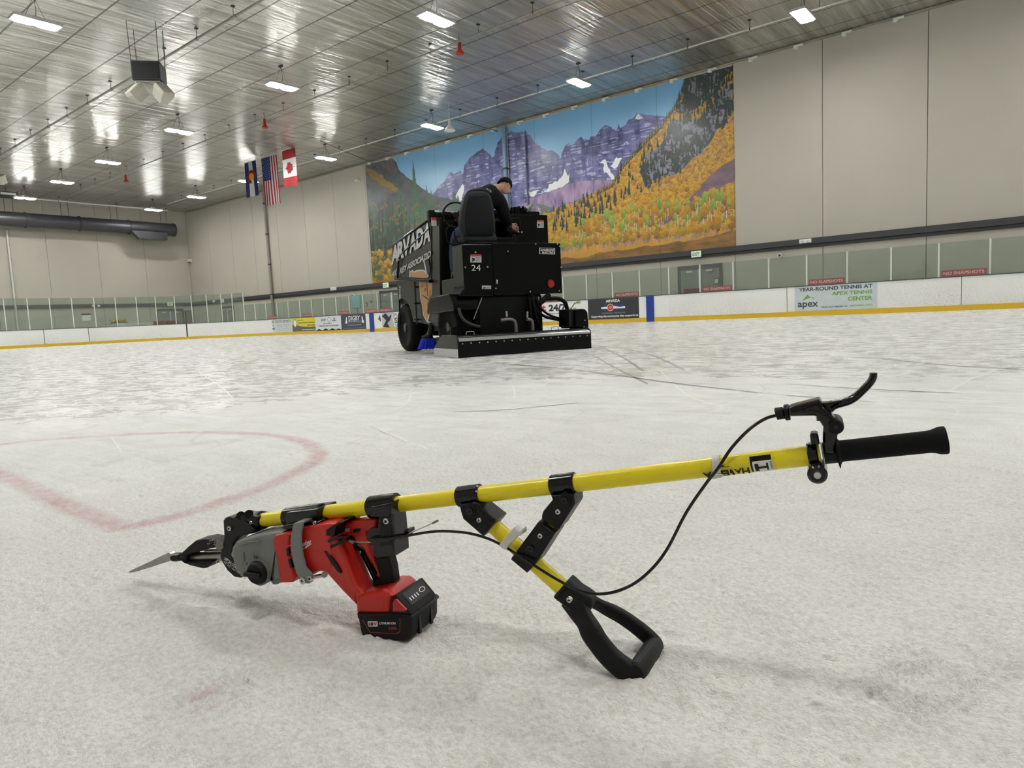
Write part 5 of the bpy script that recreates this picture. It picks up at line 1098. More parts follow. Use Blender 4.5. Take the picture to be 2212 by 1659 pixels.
# plumbing between body and sled
for pts, r_ in (([(1094, 672), (1095, 684)], .016), ([(1139, 673), (1139, 686)], .016)): mb = MB(); mb.tube([zq(x, y, 1, .35) for x, y in pts], r_, 10); mb.build('valve_stem', K_bolt, mach)
for pts, r_ in (([(1082, 692), (1098, 690), (1109, 692), (1114, 702), (1115, 722)], .026), ([(1138, 690), (1146, 691), (1150, 697), (1151, 714)], .024)): mb = MB(); mb.tube(catmull([zq(x, y, 1, .33) for x, y in pts], 5), r_, 12); mb.build('water_pipe', K_br, mach)
for pts, r_ in (([(1143, 640), (1146, 670), (1150, 708)], .020), ([(1150, 640), (1158, 668), (1178, 684), (1208, 691)], .022), ([(1158, 640), (1166, 664), (1188, 681), (1210, 688)], .018), ([(1180, 646), (1205, 645), (1220, 653), (1225, 668), (1227, 680)], .030), ([(1186, 636), (1172, 650), (1165, 656)], .04), ([(1148, 636), (1152, 655), (1160, 690), (1170, 712)], .018)):
    mb = MB(); mb.tube(catmull([zq(x, y, 1, .42) for x, y in pts], 6), r_, 10); mb.build('hydraulic_hose', K_mt, mach)
for x in (1145, 1153, 1163): c = zq(x, 641, 1, .44); mb = MB(); mb.tube([c, c+np.array([0, 0, -.05])], .014, 8); mb.build('hose_fitting', K_bolt, mach)
mx0 = zq(1226, 690, 1, .30)[0]
mb = MB(); c = zq(1215, 690, 1, .35); mb.tube([c, c+np.array([.20, 0, 0])], .06, 14); mb.build('auger_motor', K_mt, mach)
mb = MB(); mb.prism([zq(x, y, 1, .22) for x, y in ((1229, 668), (1236, 667), (1257, 682), (1257, 709), (1229, 706))], (0, .28, 0)); mb.build('auger_cover', K_side, mach, 0, .01)
mb = MB(); mb.prism([zq(x, y, 1, .16) for x, y in ((1244, 709), (1243, 672), (1247, 667), (1264, 667), (1270, 674), (1273, 708))], (0, .42, 0)); mb.build('corner_guard', K_gl, mach, 0, .02)
for (x, y) in ((1263, 692), (1261, 706)): c = zq(x, y, 1, .155); mb = MB(); mb.disc(c, (0, -1, 0), .01, .01, 8); mb.build('bolt', K_bolt, mach)

# ================================================================== DRIVER
def J(x, y, yy): return zq(x, y, 1, yy)
def skin(name, joints, edges, m, parent, sub=2, root=0):
    me = bpy.data.meshes.new(name); me.from_pydata([tuple(float(a) for a in j[0]) for j in joints], edges, []); me.update()
    o = bpy.data.objects.new(name, me); COL.objects.link(o); o.parent = parent
    md = o.modifiers.new('skin', 'SKIN'); md.use_smooth_shade = True
    sv = me.skin_vertices[0].data
    for i, j in enumerate(joints):
        r = j[1]; sv[i].radius = (r, r) if not hasattr(r, '__len__') else r
        sv[i].use_root = (i == root)
    s = o.modifiers.new('sub', 'SUBSURF'); s.levels = sub; s.render_levels = sub
    me.materials.append(m); return o
drv = thing('person', 'driver in black jacket and cap, bent forward on the machine seat, looking down', 'person', p1, ZF.ang)
SK = mat('skin', (176, 128, 106), .5, var=.05); JK = mat('jacket_black', (7, 8, 10), .85, spec=.15, bump=.2, bscale=30); JN = mat('denim', (56, 68, 88), .8, var=.2, scale=14); CPm = mat('cap_black', (7, 8, 9), .9, spec=.1, bump=.4, bscale=150)
hip, sp1, sp2, chest, neck = J(1030, 502, 1.02), J(1034, 470, 1.02), J(1040, 444, 1.04), J(1048, 424, 1.08), J(1070, 408, 1.16)
hd = J(1090, 402, 1.22)
rs, re, rwst = J(1078, 430, 1.05), J(1092, 474, 1.0), J(1106, 488, 1.02)
ls, le, lw_ = J(1016, 428, 1.08), J(1003, 462, 1.22), J(990, 470, 1.30)
lh, lk, la = J(1006, 506, 1.05), J(988, 506, 1.28), J(980, 596, 1.22)
rh, rk, ra = J(1050, 508, 1.05), J(1060, 508, 1.45), J(1062, 590, 1.5)
body = skin('body', [(hip, .12), (sp1, .13), (sp2, .14), (chest, .12), (neck, .055), ((hd+neck)/2, .06), (hd, .075), (rs, .055), (re, .04), (rwst, .03), (ls, .055), (le, .04), (lw_, .03), (lh, .08), (lk, .05), (la, .028), (rh, .08), (rk, .06), (ra, .04)],
     [(0, 1), (1, 2), (2, 3), (3, 4), (4, 5), (5, 6), (3, 7), (7, 8), (8, 9), (3, 10), (10, 11), (11, 12), (0, 13), (13, 14), (14, 15), (0, 16), (16, 17), (17, 18)], SK, drv)
# head: shaped as an ellipsoid with face, turned right and looking down
fd = Vector((.80, .10, -.55)).normalized(); up_ = Vector((.50, .30, .80)); up_ = (up_-fd*up_.dot(fd)).normalized(); rt = fd.cross(up_)
Hc = Vector(hd)
def hp(f, r, u): return Hc+fd*f+rt*r+up_*u
mb = MB(); rings = []
for k in range(11):
    t_ = -1+2*k/10; u = t_*.125; ry_ = .078*math.sqrt(max(0.02, 1-t_*t_))*(1 if t_ > -.2 else 1-.18*(-t_-.2)); rf = .098*math.sqrt(max(0.02, 1-(t_*.96)**2)); off = .012 if t_ < 0 else 0
    rings.append([hp(off+rf*math.cos(a)+(.012*max(0, math.cos(a))**6 if -.35 < t_ < -.05 else 0), ry_*math.sin(a), u) for a in [2*math.pi*i/20 for i in range(20)]])
mb.loft(rings); head = mb.build('head', SK, drv, 70)
mb = MB(); mb.loft([[hp(.095+.0, -.008, .02), hp(.095, .008, .02), hp(.098, .004, .025), hp(.098, -.004, .025)], [hp(.125, -.014, -.022), hp(.125, .014, -.022), hp(.10, .012, -.03), hp(.10, -.012, -.03)]]); mb.build('nose', SK, head, 60)
mb = MB()
for s in (-1, 1): mb.tube([hp(.0, s*.078, .02), hp(-.008, s*.088, .0), hp(.0, s*.082, -.03)], [.012, .018, .009], 8)
mb.build('ears', SK, head)
mb = MB()
for s in (-1, 1): mb.sphere(hp(.088, s*.03, .022), .010, 8, 6)
mb.build('eyes', mat('eye_dark', (40, 32, 30), .3), head)
mb = MB(); mb.tube([hp(.104, -.024, -.062), hp(.109, 0, -.060), hp(.104, .024, -.062)], .006, 6); mb.build('mouth', mat('lip', (140, 84, 78), .5), head)
mb = MB(); mb.tube([hp(.09, -.05, .038), hp(.10, -.025, .044)], .005, 5); mb.tube([hp(.09, .05, .038), hp(.10, .025, .044)], .005, 5); mb.build('eyebrows', mat('hair_dark', (50, 40, 34), .8), head)
mb = MB(); rings = []
for k in range(9):
    a_ = math.pi/2*k/8; u = .012+.125*math.sin(a_); q_ = math.cos(a_)**.75+.02
    rings.append([hp(-.008+.112*q_*math.cos(a)-.03*math.sin(a_)*0, .092*q_*math.sin(a), u+.03*math.cos(a)*math.cos(a_)+.012) for a in [2*math.pi*i/24 for i in range(24)]])
mb.loft(rings); cap = mb.build('knit_cap', CPm, drv, 70)
mb = MB(); mb.tube([hp(-.008+.112*math.cos(a), .093*math.sin(a), .026+.03*math.cos(a)) for a in [2*math.pi*i/24 for i in range(25)]], .010, 6); mb.build('cap_band', CPm, cap)
# hand with five fingers on the lever
hb = Vector(J(1107, 489, 1.0)); hx = Vector((.85, .1, -.35)).normalized()
mb = MB(); hz = Vector((.25, -.2, .9)).normalized(); hy = hz.cross(hx)
mb.loft([[hb-hx*.03+hy*(a*.022)+hz*(b_*.03) for a, b_ in ((-1, -1), (1, -1), (1, 1), (-1, 1))], [hb+hx*.02+hy*(a*.016)+hz*(b_*.042) for a, b_ in ((-1, -1), (1, -1), (1, 1), (-1, 1))], [hb+hx*.06+hy*(a*.014)+hz*(b_*.042) for a, b_ in ((-1, -1), (1, -1), (1, 1), (-1, 1))]]); hand = mb.build('right_hand', SK, drv, 80, .012, 3)
for k in range(4):
    z_ = .034-.022*k; L_ = (.05, .056, .052, .042)[k]; b0 = hb+hx*.055+hz*z_
    mb = MB(); mb.tube([b0, b0+hx*L_*.6-hy*.006, b0+hx*L_*.8-hz*.018-hy*.02, b0+hx*L_*.5-hz*.03-hy*.03], [.0105, .010, .009, .007], 8); mb.build('finger', SK, hand)
mb = MB(); mb.tube([hb+hx*.0+hz*.03, hb+hx*.03+hz*.056-hy*.01, hb+hx*.055+hz*.05-hy*.025], [.012, .011, .008], 8); mb.build('thumb', SK, hand)
hb2 = Vector(lw_); mb = MB(); mb.sphere(hb2, .04, 10, 8, (1, 1.3, .7)); hand2 = mb.build('left_hand', SK, drv, 60)
for k in range(4): b0 = hb2+Vector((-.02+.016*k, .03, 0)); mb = MB(); mb.tube([b0, b0+Vector((0, .035, .01)), b0+Vector((0, .05, -.02)), b0+Vector((0, .03, -.04))], [.010, .010, .009, .007], 7); mb.build('finger', SK, hand2)
mb = MB(); mb.tube([hb2+Vector((.03, 0, 0)), hb2+Vector((.045, .025, -.01))], [.011, .008], 7); mb.build('thumb', SK, hand2)
# jacket
jk = skin('jacket', [(hip+np.array([.01, 0, .02]), (.19, .17)), (sp1+np.array([.01, 0, 0]), (.20, .175)), (sp2, (.205, .18)), (J(1046, 428, 1.06), (.20, .165)), (J(1058, 413, 1.11), (.13, .12)), (neck, .075), (J(1080, 433, 1.05), .13), (J(1087, 455, 1.0), .105), (re+np.array([-.01, 0, 0]), .09), (rwst+np.array([-.02, 0, .005]), .055), (J(1018, 430, 1.08), .115), (J(1006, 448, 1.15), .085), (le, .07), (lw_, .05)],
     [(0, 1), (1, 2), (2, 3), (3, 4), (4, 5), (3, 6), (6, 7), (7, 8), (8, 9), (3, 10), (10, 11), (11, 12), (12, 13)], JK, drv)
mb = MB(); c = [J(1051+x, 410+y, .865) for x, y in ((0, -3.5), (4, -1), (9, 1.5), (10, 5.5), (6, 5.5), (1, 2.5), (-2, -1))]; flat(mb, c, (0, -.012, 0)); pt = mb.build('back_patch', mat('patch_white', (190, 194, 196), .6), drv, 0, label='white oval back patch')
mb = MB(); flat(mb, [c[i]*.55+(c[0]+c[2]+c[4])/3*.45 for i in range(7)], (0, -.016, 0)); mb.build('patch_centre', mat('patch_grey', (90, 94, 98), .7), pt, 0)
jn = skin('jeans', [(hip, (.17, .15)), (lh, .115), (J(994, 500, 1.15), .11), (J(984, 512, 1.24), .085), (J(978, 548, 1.23), .065), (J(980, 590, 1.22), .05), (rh, .11), (J(1058, 508, 1.3), .10), (rk, .085), (ra, .06)], [(0, 1), (1, 2), (2, 3), (3, 4), (4, 5), (0, 6), (6, 7), (7, 8), (8, 9)], JN, drv)
for a_ in (la, ra):
    mb = MB(); b0 = Vector(a_); zf = .86+.16
    mb.loft([[b0+Vector((x, y, z)) for x, y in ((-.04, -.08), (.04, -.08), (.045, .06), (.035, .17), (-.035, .17), (-.045, .06))] for z in (-.12, -.07)]+[[b0+Vector((x*.7, y*.5, .02)) for x, y in ((-.04, -.08), (.04, -.08), (.045, .06), (.035, .08), (-.035, .08), (-.045, .06))]]); mb.build('boot', K_mt, drv, 50, .01)
mb = MB(); b0 = Vector(la); mb.tube([b0+Vector((0, 0, -.08)), b0+Vector((0, 0, .06))], .042, 10); mb.build('grey_sock', mat('sock', (96, 96, 92), .9), drv)
# ================================================================== ICE CHIPPING TOOL
b0_, b1_ = at(868, 1387, 2, 0), at(1383, 1477, 2, 0)
TF = Frame(b0_, math.atan2(b1_[1]-b0_[1], b1_[0]-b0_[0]))
def T(x, y, w_=0.0): return TF.px(x, y, 1, w_)
S1 = lambda x, y: (280+.1808*x, 1050+.1808*y)
S2 = lambda x, y: (580+.2291*x, 1040+.2291*y)
S3 = lambda x, y: (940+.2411*x, 980+.2411*y)
S4 = lambda x, y: (1140+.2049*x, 1180+.2049*y)
S5 = lambda x, y: (1450+.1808*x, 900+.1808*y)
S6 = lambda x, y: (1640+.1989*x, 780+.1989*y)
Q_y = mat('tool_yellow', (232, 212, 30), .3, var=.04, scale=6); Q_bk = mat('tool_black', (9, 9, 10), .36, spec=.25, bump=.08, bscale=300); Q_bm = mat('tool_black_matte', (13, 14, 15), .55, spec=.25, bump=.25, bscale=500)
Q_gb = mat('tool_gloss_black', (6, 6, 7), .16, spec=.4); Q_rd = mat('tool_red', (188, 30, 20), .42, var=.05, scale=8, bump=.06, bscale=600); Q_gy = mat('tool_grey', (112, 116, 114), .42, bump=.08, bscale=400)
Q_st = mat('tool_steel', (150, 148, 142), .32, .9, var=.25, scale=60); Q_sc = mat('screw_zinc', (190, 190, 186), .25, .9); Q_wh = mat('strap_white', (206, 206, 200), .7, bump=.3, bscale=700); Q_fr = mat('frost', (222, 222, 218), .85, bump=.6, bscale=500)
Q_ink, Q_inkr = mat('ink_white', (226, 226, 224), .5), mat('tool_ink_red', (196, 60, 44), .5)
tool = thing('ice_chipping_tool', 'red and grey battery saw strapped under a long yellow pole, lying on snow', 'power tool', b0_, TF.ang)
WC = .045      # centre plane of pole and saw
def pz(name, S, pts, w0, w1, m, rnd=0.0, steps=3, par=None, wp=None, smooth=40, label=None):
    wv = w0 if wp is None else wp
    P = [T(*S(*p), wv) for p in pts]; P = [np.array([p[0], w0, p[2]]) for p in P]
    mb = MB(); mb.prism(P, (0, w1-w0, 0), rnd, steps); o = mb.build(name, m, par or tool, smooth, label=label)
    if rnd > 0: wn = o.modifiers.new('normals', 'WEIGHTED_NORMAL'); wn.keep_sharp = True; wn.weight = 100
    return o
def ptube(name, S, pts, r, m, w_=WC, n=20, par=None, k=0, label=None, ry=None):
    P = [T(*S(*p[:2]), (p[2] if len(p) > 2 else w_)) for p in pts]
    if k: P = catmull(P, k)
    mb = MB(); mb.tube(P, r, n, ry=ry); return mb.build(name, m, par or tool, 50, label=label)
ident = lambda x, y: (x, y)
def pxr(px, py, dpx, w_=WC):     # size in metres of dpx pixels at that depth
    a = T(px, py, w_); P = TF.O+TF.M.T @ a; return dpx*float((P-CP) @ CF)/FPX
PR = pxr(1500, 1011, 41.5)/2      # pole radius
def screw(S, x, y, w_=-.002, r=.0036, par=None, m=None, hexs=False):
    c = T(*S(x, y), w_); mb = MB(); mb.tube([c+np.array([0, .004, 0]), c, c-np.array([0, .0012, 0])], [r, r, r*.8], 16); o = mb.build('screw', m or Q_sc, par or tool)
    mb = MB(); rr_ = r*.5
    if hexs: mb.disc(c-np.array([0, .0012, 0]), (0, -1, 0), rr_, .0003, 6)
    else: mb.box(c[0]-rr_, c[0]+rr_, c[1]-.0016, c[1]-.001, c[2]-.0005, c[2]+.0005); mb.box(c[0]-.0005, c[0]+.0005, c[1]-.0016, c[1]-.001, c[2]-rr_, c[2]+rr_)
    mb.build('screw_recess', Q_bk, o, 0); return o
# main pole
main = [(545, 1126), (618, 1118), (847, 1088.5), (1235, 1041.5), (1522, 1008.8), (1756, 982.8)]
A0, A1 = T(560, 1124.4, WC), T(1772, 981.2, WC)
def on_pole(px):
    t_ = np.linspace(0, 1, 400); P = A0+(A1-A0)*t_[:, None]; Wd = (TF.M.T @ P.T).T+TF.O-CP; sx_ = CX+FPX*(Wd @ CR)/(Wd @ CF); return P[int(np.argmin(abs(sx_-px)))]
mb = MB(); mb.tube([A0, A1], PR, 36); pole = mb.build('main_pole', Q_y, tool)
def sleeve(name, pa, pb, r, m, par=None, n=28, ends=.0015):
    a, c = on_pole(pa), on_pole(pb); d = (c-a)/np.linalg.norm(c-a); mb = MB(); mb.tube([a, a+d*ends, c-d*ends, c], [r-ends, r, r, r-ends], n); return mb.build(name, m, par or tool)
# front end cap and bracket
sleeve('pole_socket', 536, 568, PR+.004, Q_bk)
fb_ = pz('front_bracket', S1, [(1140, 400), (1165, 368), (1215, 355), (1258, 372), (1290, 340), (1330, 330), (1372, 346), (1420, 340), (1500, 345), (1560, 360), (1560, 490), (1620, 498), (1600, 515), (1530, 520), (1520, 552), (1330, 592), (1270, 660), (1260, 760), (1300, 860), (1380, 960), (1400, 1010), (1395, 1075), (1340, 1090), (1270, 1075), (1190, 1000), (1130, 900), (1105, 840), (1110, 760), (1145, 640), (1150, 560)], .028, .062, Q_bk, .004, 3, wp=.034)
for (x, y) in ((1330, 352), (1425, 335)): ptube('bracket_knob', S1, [(x, y, .03), (x, y, .06)], .0075, Q_bk, par=fb_)
screw(S1, 1188, 508, .026, .0048, fb_, None, True); screw(S1, 1447, 436, .027, .0032, fb_)
c = T(*S1(1262, 815), .012); mb = MB(); mb.tube([c+np.array([0, .03, 0]), c, c-np.array([0, .004, 0])], [.0078, .0078, .005], 16); mb.build('bracket_bolt', Q_st, fb_)
mb = MB(); fr_ = random.Random(9)
for k in range(260):
    x, y = (fr_.uniform(1130, 1380), 0); y = 880+(x-1130)*.75+fr_.uniform(-40, 40); c = T(*S1(x, y), .0275); mb.sphere(c, .0003+fr_.random()*.0006, 5, 4)
for k in range(60): c = T(*S1(fr_.uniform(690, 1100), 905+fr_.uniform(-12, 12)), .036); mb.sphere(c, .0004+fr_.random()*.0008, 5, 4)
for k in range(30): c = T(*S1(fr_.uniform(930, 1080), fr_.uniform(640, 700)), .0275); mb.sphere(c, .0003+fr_.random()*.0005, 5, 4)
for k in range(40): c = T(*S1(fr_.uniform(1420, 1660), 1085+fr_.uniform(-8, 40)), .01); mb.sphere(c, .0006+fr_.random()*.001, 5, 4)
o = mb.build('frost_crumbs', Q_fr, tool); o['kind'] = 'stuff'
# chisel blade, shaft and shoe
pts = [(50, 1000), (75, 983), (300, 880), (400, 828), (495, 782), (520, 800), (612, 800), (612, 880), (530, 878), (420, 912), (250, 966), (110, 1006), (60, 1010)]
P = [T(*S1(*p), WC) for p in pts]; mb = MB(); n_ = len(P)
half = [.012, .012, .011, .010, .006, .006, .006, .006, .006, .009, .011, .012, .012]
mb.loft([[np.array([p[0], WC-h, p[2]]) for p, h in zip(P, half)], [np.array([p[0], WC+h, p[2]]) for p, h in zip(P, half)]]); mb.build('chisel_blade', Q_st, tool, 30, .0008)
ptube('blade_collar', S1, [(525, 852), (560, 848), (620, 842)], [.0078, .0085, .0078], Q_bm)
ptube('blade_shaft', S1, [(670, 852), (690, 850), (900, 842), (1130, 832)], [.006, .0088, .0088, .0088], Q_st, label='frosted silver shaft')
sh = pz('shoe', S1, [(605, 838), (622, 800), (700, 725), (790, 650), (900, 630), (1000, 645), (1095, 690), (1112, 740), (1040, 735), (960, 745), (880, 775), (740, 800), (690, 830), (680, 900), (720, 905), (860, 900), (1005, 900), (980, 935), (920, 978), (880, 984), (720, 945), (640, 910), (608, 872)], .028, .062, Q_bm, .003, 3, wp=.030)
ptube('shoe_pivot', S1, [(1075, 712, .024), (1075, 712, .066)], .0075, Q_st, par=sh); ptube('shoe_post', S1, [(905, 775), (1110, 772)], .003, Q_st, par=sh)
# gear housing (grey) and dial
gh = pz('gear_housing', S1, [(1290, 745), (1300, 690), (1340, 635), (1400, 603), (1600, 545), (1840, 512), (1900, 515), (1910, 1080), (1830, 1085), (1812, 1150), (1772, 1150), (1752, 1090), (1680, 1085), (1420, 1062), (1355, 985), (1312, 880)], .004, .080, Q_gy, .010, 5, wp=.022)
pz('housing_rib', S1, [(1330, 700), (1400, 668), (1560, 660), (1560, 668), (1410, 684), (1345, 716)], -.0005, .012, Q_gy, .001, 2, gh, wp=0)
pz('housing_rib', S1, [(1345, 800), (1360, 790), (1370, 900), (1355, 905)], .002, .012, Q_gy, .001, 2, gh, wp=.002)
dc_ = T(*S1(1540, 1030), .0); dr = pxr(560, 1235, 25)
mb = MB(); mb.tube([dc_+np.array([0, .02, 0]), dc_+np.array([0, 0, 0]), dc_-np.array([0, .006, 0]), dc_-np.array([0, .010, 0])], [dr, dr, dr*.93, dr*.8], 36); dl = mb.build('mode_dial', Q_bm, gh)
mb = MB(); mb.tube([dc_+np.array([0, .02, 0]), dc_+np.array([0, -.001, 0])], dr*1.12, 36); mb.build('dial_ring', Q_gy, gh)
mb = MB(); c = dc_-np.array([0, .010, 0]); mb.box(c[0]-dr*.85, c[0]+dr*.85, c[1]-.008, c[1], c[2]-.0035, c[2]+.0045); mb.build('dial_grip', Q_bk, dl, 30, .002)
def tq(S, x0, y0, x1, y1, w_, sk=0): return [T(*S(x0, y1+sk*0), w_), T(*S(x1, y1+sk), w_), T(*S(x1, y0+sk), w_), T(*S(x0, y0), w_)]
mb = MB(); text_on(mb, 'TI', tq(S1, 1475, 830, 1520, 868, .001), .03); text_on(mb, 'A', tq(S1, 1390, 905, 1410, 945, .001), .03); mb.build('housing_marks', Q_bk, gh, 0)
# red motor housing and handle frame
rd = pz('motor_housing', S2, [(55, 548), (75, 505), (140, 490), (230, 470), (330, 418), (480, 398), (600, 382), (628, 400), (608, 500), (612, 640), (620, 760), (600, 850), (520, 842), (400, 852), (330, 862), (265, 872), (250, 930), (235, 945), (130, 950), (120, 920), (118, 860), (82, 690), (60, 590)], .004, .078, Q_rd, .005, 4, wp=.010)
pz('housing_neck', S2, [(480, 500), (560, 505), (630, 512), (665, 560), (705, 660), (768, 830), (835, 990), (900, 1060), (850, 1175), (832, 1172), (700, 1035), (560, 880), (500, 820), (470, 640)], .006, .050, Q_rd, .006, 4, rd, wp=.008)
pz('front_collar', S2, [(50, 548), (72, 503), (190, 476), (215, 500), (200, 560), (215, 700), (240, 830), (262, 900), (250, 932), (234, 948), (130, 952), (118, 920), (116, 860), (78, 690), (56, 590)], .0, .084, Q_rd, .004, 4, rd, wp=.004)
for q_ in ([(165, 630), (185, 628), (195, 705), (172, 708)], [(180, 735), (202, 733), (225, 815), (205, 822)]): pz('vent_slot', S2, q_, -.0008, .01, Q_bk, 0, 2, rd, wp=-.001)
for q_ in ([(558, 555), (650, 520), (720, 515), (700, 530), (565, 578)], [(580, 608), (720, 542), (738, 552), (735, 566), (590, 632)], [(525, 655), (548, 655), (640, 770), (684, 845), (682, 868), (655, 850), (600, 780)]): pz('vent_slot', S2, q_, .0034 if q_[0][0] < 530 else .0034, .016, Q_bk, 0, 2, rd, wp=.004)
pz('strap_band', S2, [(545, 450), (600, 425), (680, 380), (700, 382), (640, 430), (625, 510), (560, 515), (540, 512)], .003, .07, Q_bk, .002, 2, rd, wp=.004)
tb3 = pz('top_handle_bar', S2, [(625, 452), (650, 408), (700, 385), (1010, 345), (1035, 365), (1035, 435), (960, 450), (935, 470), (950, 540), (970, 640), (1020, 760), (1062, 885), (1045, 902), (1005, 820), (940, 690), (900, 620), (862, 590), (835, 560), (820, 520), (785, 503), (740, 500), (625, 514)], .030, .060, Q_rd, .005, 4, rd, wp=.036)
pz('rocker_slot', S2, [(795, 458), (815, 447), (868, 443), (858, 475), (800, 487)], .0290, .04, Q_bk, .0005, 2, tb3, wp=.029)
mb = MB(); text_on(mb, 'WAVS', tq(S2, 706, 442, 764, 476, .0290, -4), .03); a_ = tq(S2, 725, 470, 760, 473, .0290, -2); flat(mb, a_); mb.build('lettering', Q_ink, tb3, 0)
mb = MB(); q4 = [T(*S2(296, 622), .0026), T(*S2(398, 588), .0026), T(*S2(405, 538), .0026), T(*S2(303, 572), .0026)]; text_on(mb, 'aukee', q4, .015, .35); flat(mb, [T(*S2(*p), .0026) for p in ((300, 640), (350, 622), (345, 612), (415, 582), (358, 626), (352, 636), (368, 618), (300, 650))]); mb.build('brand_script', Q_ink, rd, 0)
mb = MB(); flat(mb, [T(*S2(*p), -.001) for p in ((190, 608), (212, 596), (212, 600), (193, 610))]); flat(mb, [T(*S2(*p), -.001) for p in ((203, 688), (216, 684), (216, 688), (204, 692))]); mb.build('brand_script', Q_ink, rd, 0)
rg = pz('rubber_grip', S2, [(890, 645), (905, 640), (955, 705), (1005, 820), (1045, 905), (1064, 885), (1030, 760), (1015, 690), (1160, 690), (1188, 800), (1208, 945), (1200, 1010), (1015, 1020), (1002, 890), (962, 800), (905, 705)], .034, .058, Q_bm, .005, 4, rd, wp=.044)
pz('trigger', S2, [(745, 503), (790, 508), (812, 530), (822, 580), (840, 600), (905, 640), (890, 655), (850, 640), (815, 630), (795, 612), (775, 570)], .034, .056, Q_bk, .003, 3, rd, wp=.04)
ft = pz('handle_foot', S2, [(850, 1062), (900, 1045), (1000, 1030), (1060, 1018), (1130, 1020), (1195, 1070), (1165, 1112), (1160, 1244), (1000, 1246), (838, 1240), (832, 1172), (834, 1110)], .002, .078, Q_rd, .010, 4, rd, wp=.008)
# battery
def B3(x, y, w_=0.0): return T(*S2(x, y), w_)
bt0, bt1 = B3(838, 1246), B3(1322, 1268); bb0, bb1 = B3(882, 1482), B3(1330, 1500)
WB = .083
prf = [B3(835, 1248), B3(1160, 1242), B3(1290, 1246), B3(1322, 1262), B3(1345, 1280), B3(1345, 1440), B3(1325, 1492), B3(1300, 1508), B3(1020, 1512), B3(885, 1482), B3(865, 1420), B3(842, 1290)]
mb = MB(); mb.prism(prf, (0, WB, 0), .004, 3); bat = mb.build('battery_pack', Q_bm, tool, 40)
mb = MB(); mb.prism([B3(832, 1244), B3(1325, 1256), B3(1352, 1278), B3(1352, 1296), B3(1325, 1290), B3(840, 1298)], (0, WB+.003, 0), .002, 2); mb.build('battery_rim', Q_bk, bat)
mb = MB(); mb.prism([B3(1150, 1246), B3(1158, 1120), B3(1185, 1082), B3(1205, 1075), B3(1325, 1222), B3(1345, 1262), B3(1320, 1256)], (0, WB-.004, 0), .003, 3); cv = mb.build('battery_cover', Q_bm, bat)
lt = pz('release_latch', S2, [(1172, 1150), (1180, 1118), (1205, 1112), (1296, 1212), (1290, 1228), (1172, 1226)], -.004, .01, mat('latch_red', (176, 20, 30), .35), .002, 2, bat, wp=-.003)
def L2(pts, w_=-.0006): return [B3(*p, w_) for p in pts]
mb = MB(); P1_ = [(885, 1305), (955, 1425), (1205, 1437), (1240, 1418), (1243, 1288)]
for a_, c_ in zip(P1_[:-1], P1_[1:]):
    d = np.array([c_[1]-a_[1], a_[0]-c_[0]], float); d = d/np.linalg.norm(d)*4; flat(mb, L2([a_, c_, (c_[0]+d[0], c_[1]+d[1]), (a_[0]+d[0], a_[1]+d[1])]))
mb.build('label_outline', Q_inkr, bat, 0)
mb = MB(); flat(mb, L2([(935, 1325), (942, 1318), (1024, 1318), (1031, 1325), (1029, 1362), (1022, 1369), (946, 1369), (939, 1362)])); pl_ = mb.build('voltage_plate', Q_ink, bat, 0)
mb = MB(); text_on(mb, '18', L2([(943, 1361), (988, 1361), (988, 1328), (945, 1328)], -.0012), .04); mb.build('lettering', Q_bk, pl_, 0)
mb = MB(); text_on(mb, 'V', L2([(990, 1361), (1022, 1361), (1022, 1328), (990, 1328)], -.0012), .05); mb.build('lettering', Q_inkr, pl_, 0)
mb = MB(); text_on(mb, 'LITHIUM ION', L2([(1045, 1349), (1197, 1349), (1197, 1326), (1045, 1326)], -.001), .03); mb.build('lettering', Q_ink, bat, 0)
mb = MB(); text_on(mb, '5.0Ah', L2([(1134, 1396), (1208, 1396), (1208, 1372), (1134, 1372)], -.001), .01); mb.build('lettering', Q_inkr, bat, 0)
ex_ = B3(1345, 1400)
for k in (.022, .058): c = B3(1346, 1390); mb = MB(); mb.box(c[0]-.003, c[0]+.0012, k, k+.006, c[2]-.018, c[2]+.012); mb.build('end_slot', Q_gb, bat, 0)
mb = MB(); pass
for k in range(0): c = B3(1262+9*k, 1058-9*k*0, .024+.009*k); mb.box(c[0], c[0]+.0015, c[1], c[1]+.002, c[2]+.001, c[2]+.0085)
# gauge printed on the sloping top of the cover
sl0, sl1 = B3(1205, 1075), B3(1325, 1222); nrm_ = np.array([-(sl1[2]-sl0[2]), 0, sl1[0]-sl0[0]]); nrm_ /= np.linalg.norm(nrm_)
def GP(a, b_, l=1): p = sl0+(sl1-sl0)*a; return np.array([p[0], b_*WB, p[2]])+nrm_*(.0006*l)
mb = MB(); flat(mb, [GP(.10, .15), GP(.85, .15), GP(.85, .85), GP(.10, .85)]); gp_ = mb.build('gauge_panel', Q_bk, cv, 0)
mb = MB()
for k in range(4): flat(mb, [GP(.46, .22+.085*k, 2), GP(.66, .22+.085*k, 2), GP(.66, .25+.085*k, 2), GP(.46, .25+.085*k, 2)])
R0 = [GP(.5+.13*math.cos(a), .68+.10*math.sin(a), 2) for a in [i*math.pi/12 for i in range(25)]]; R1_ = [GP(.5+.10*math.cos(a), .68+.078*math.sin(a), 2) for a in [i*math.pi/12 for i in range(25)]]
mb.add(R0+R1_, [(i, i+1, 26+i, 25+i) for i in range(24)]); mb.build('gauge_marks', Q_ink, gp_, 0)
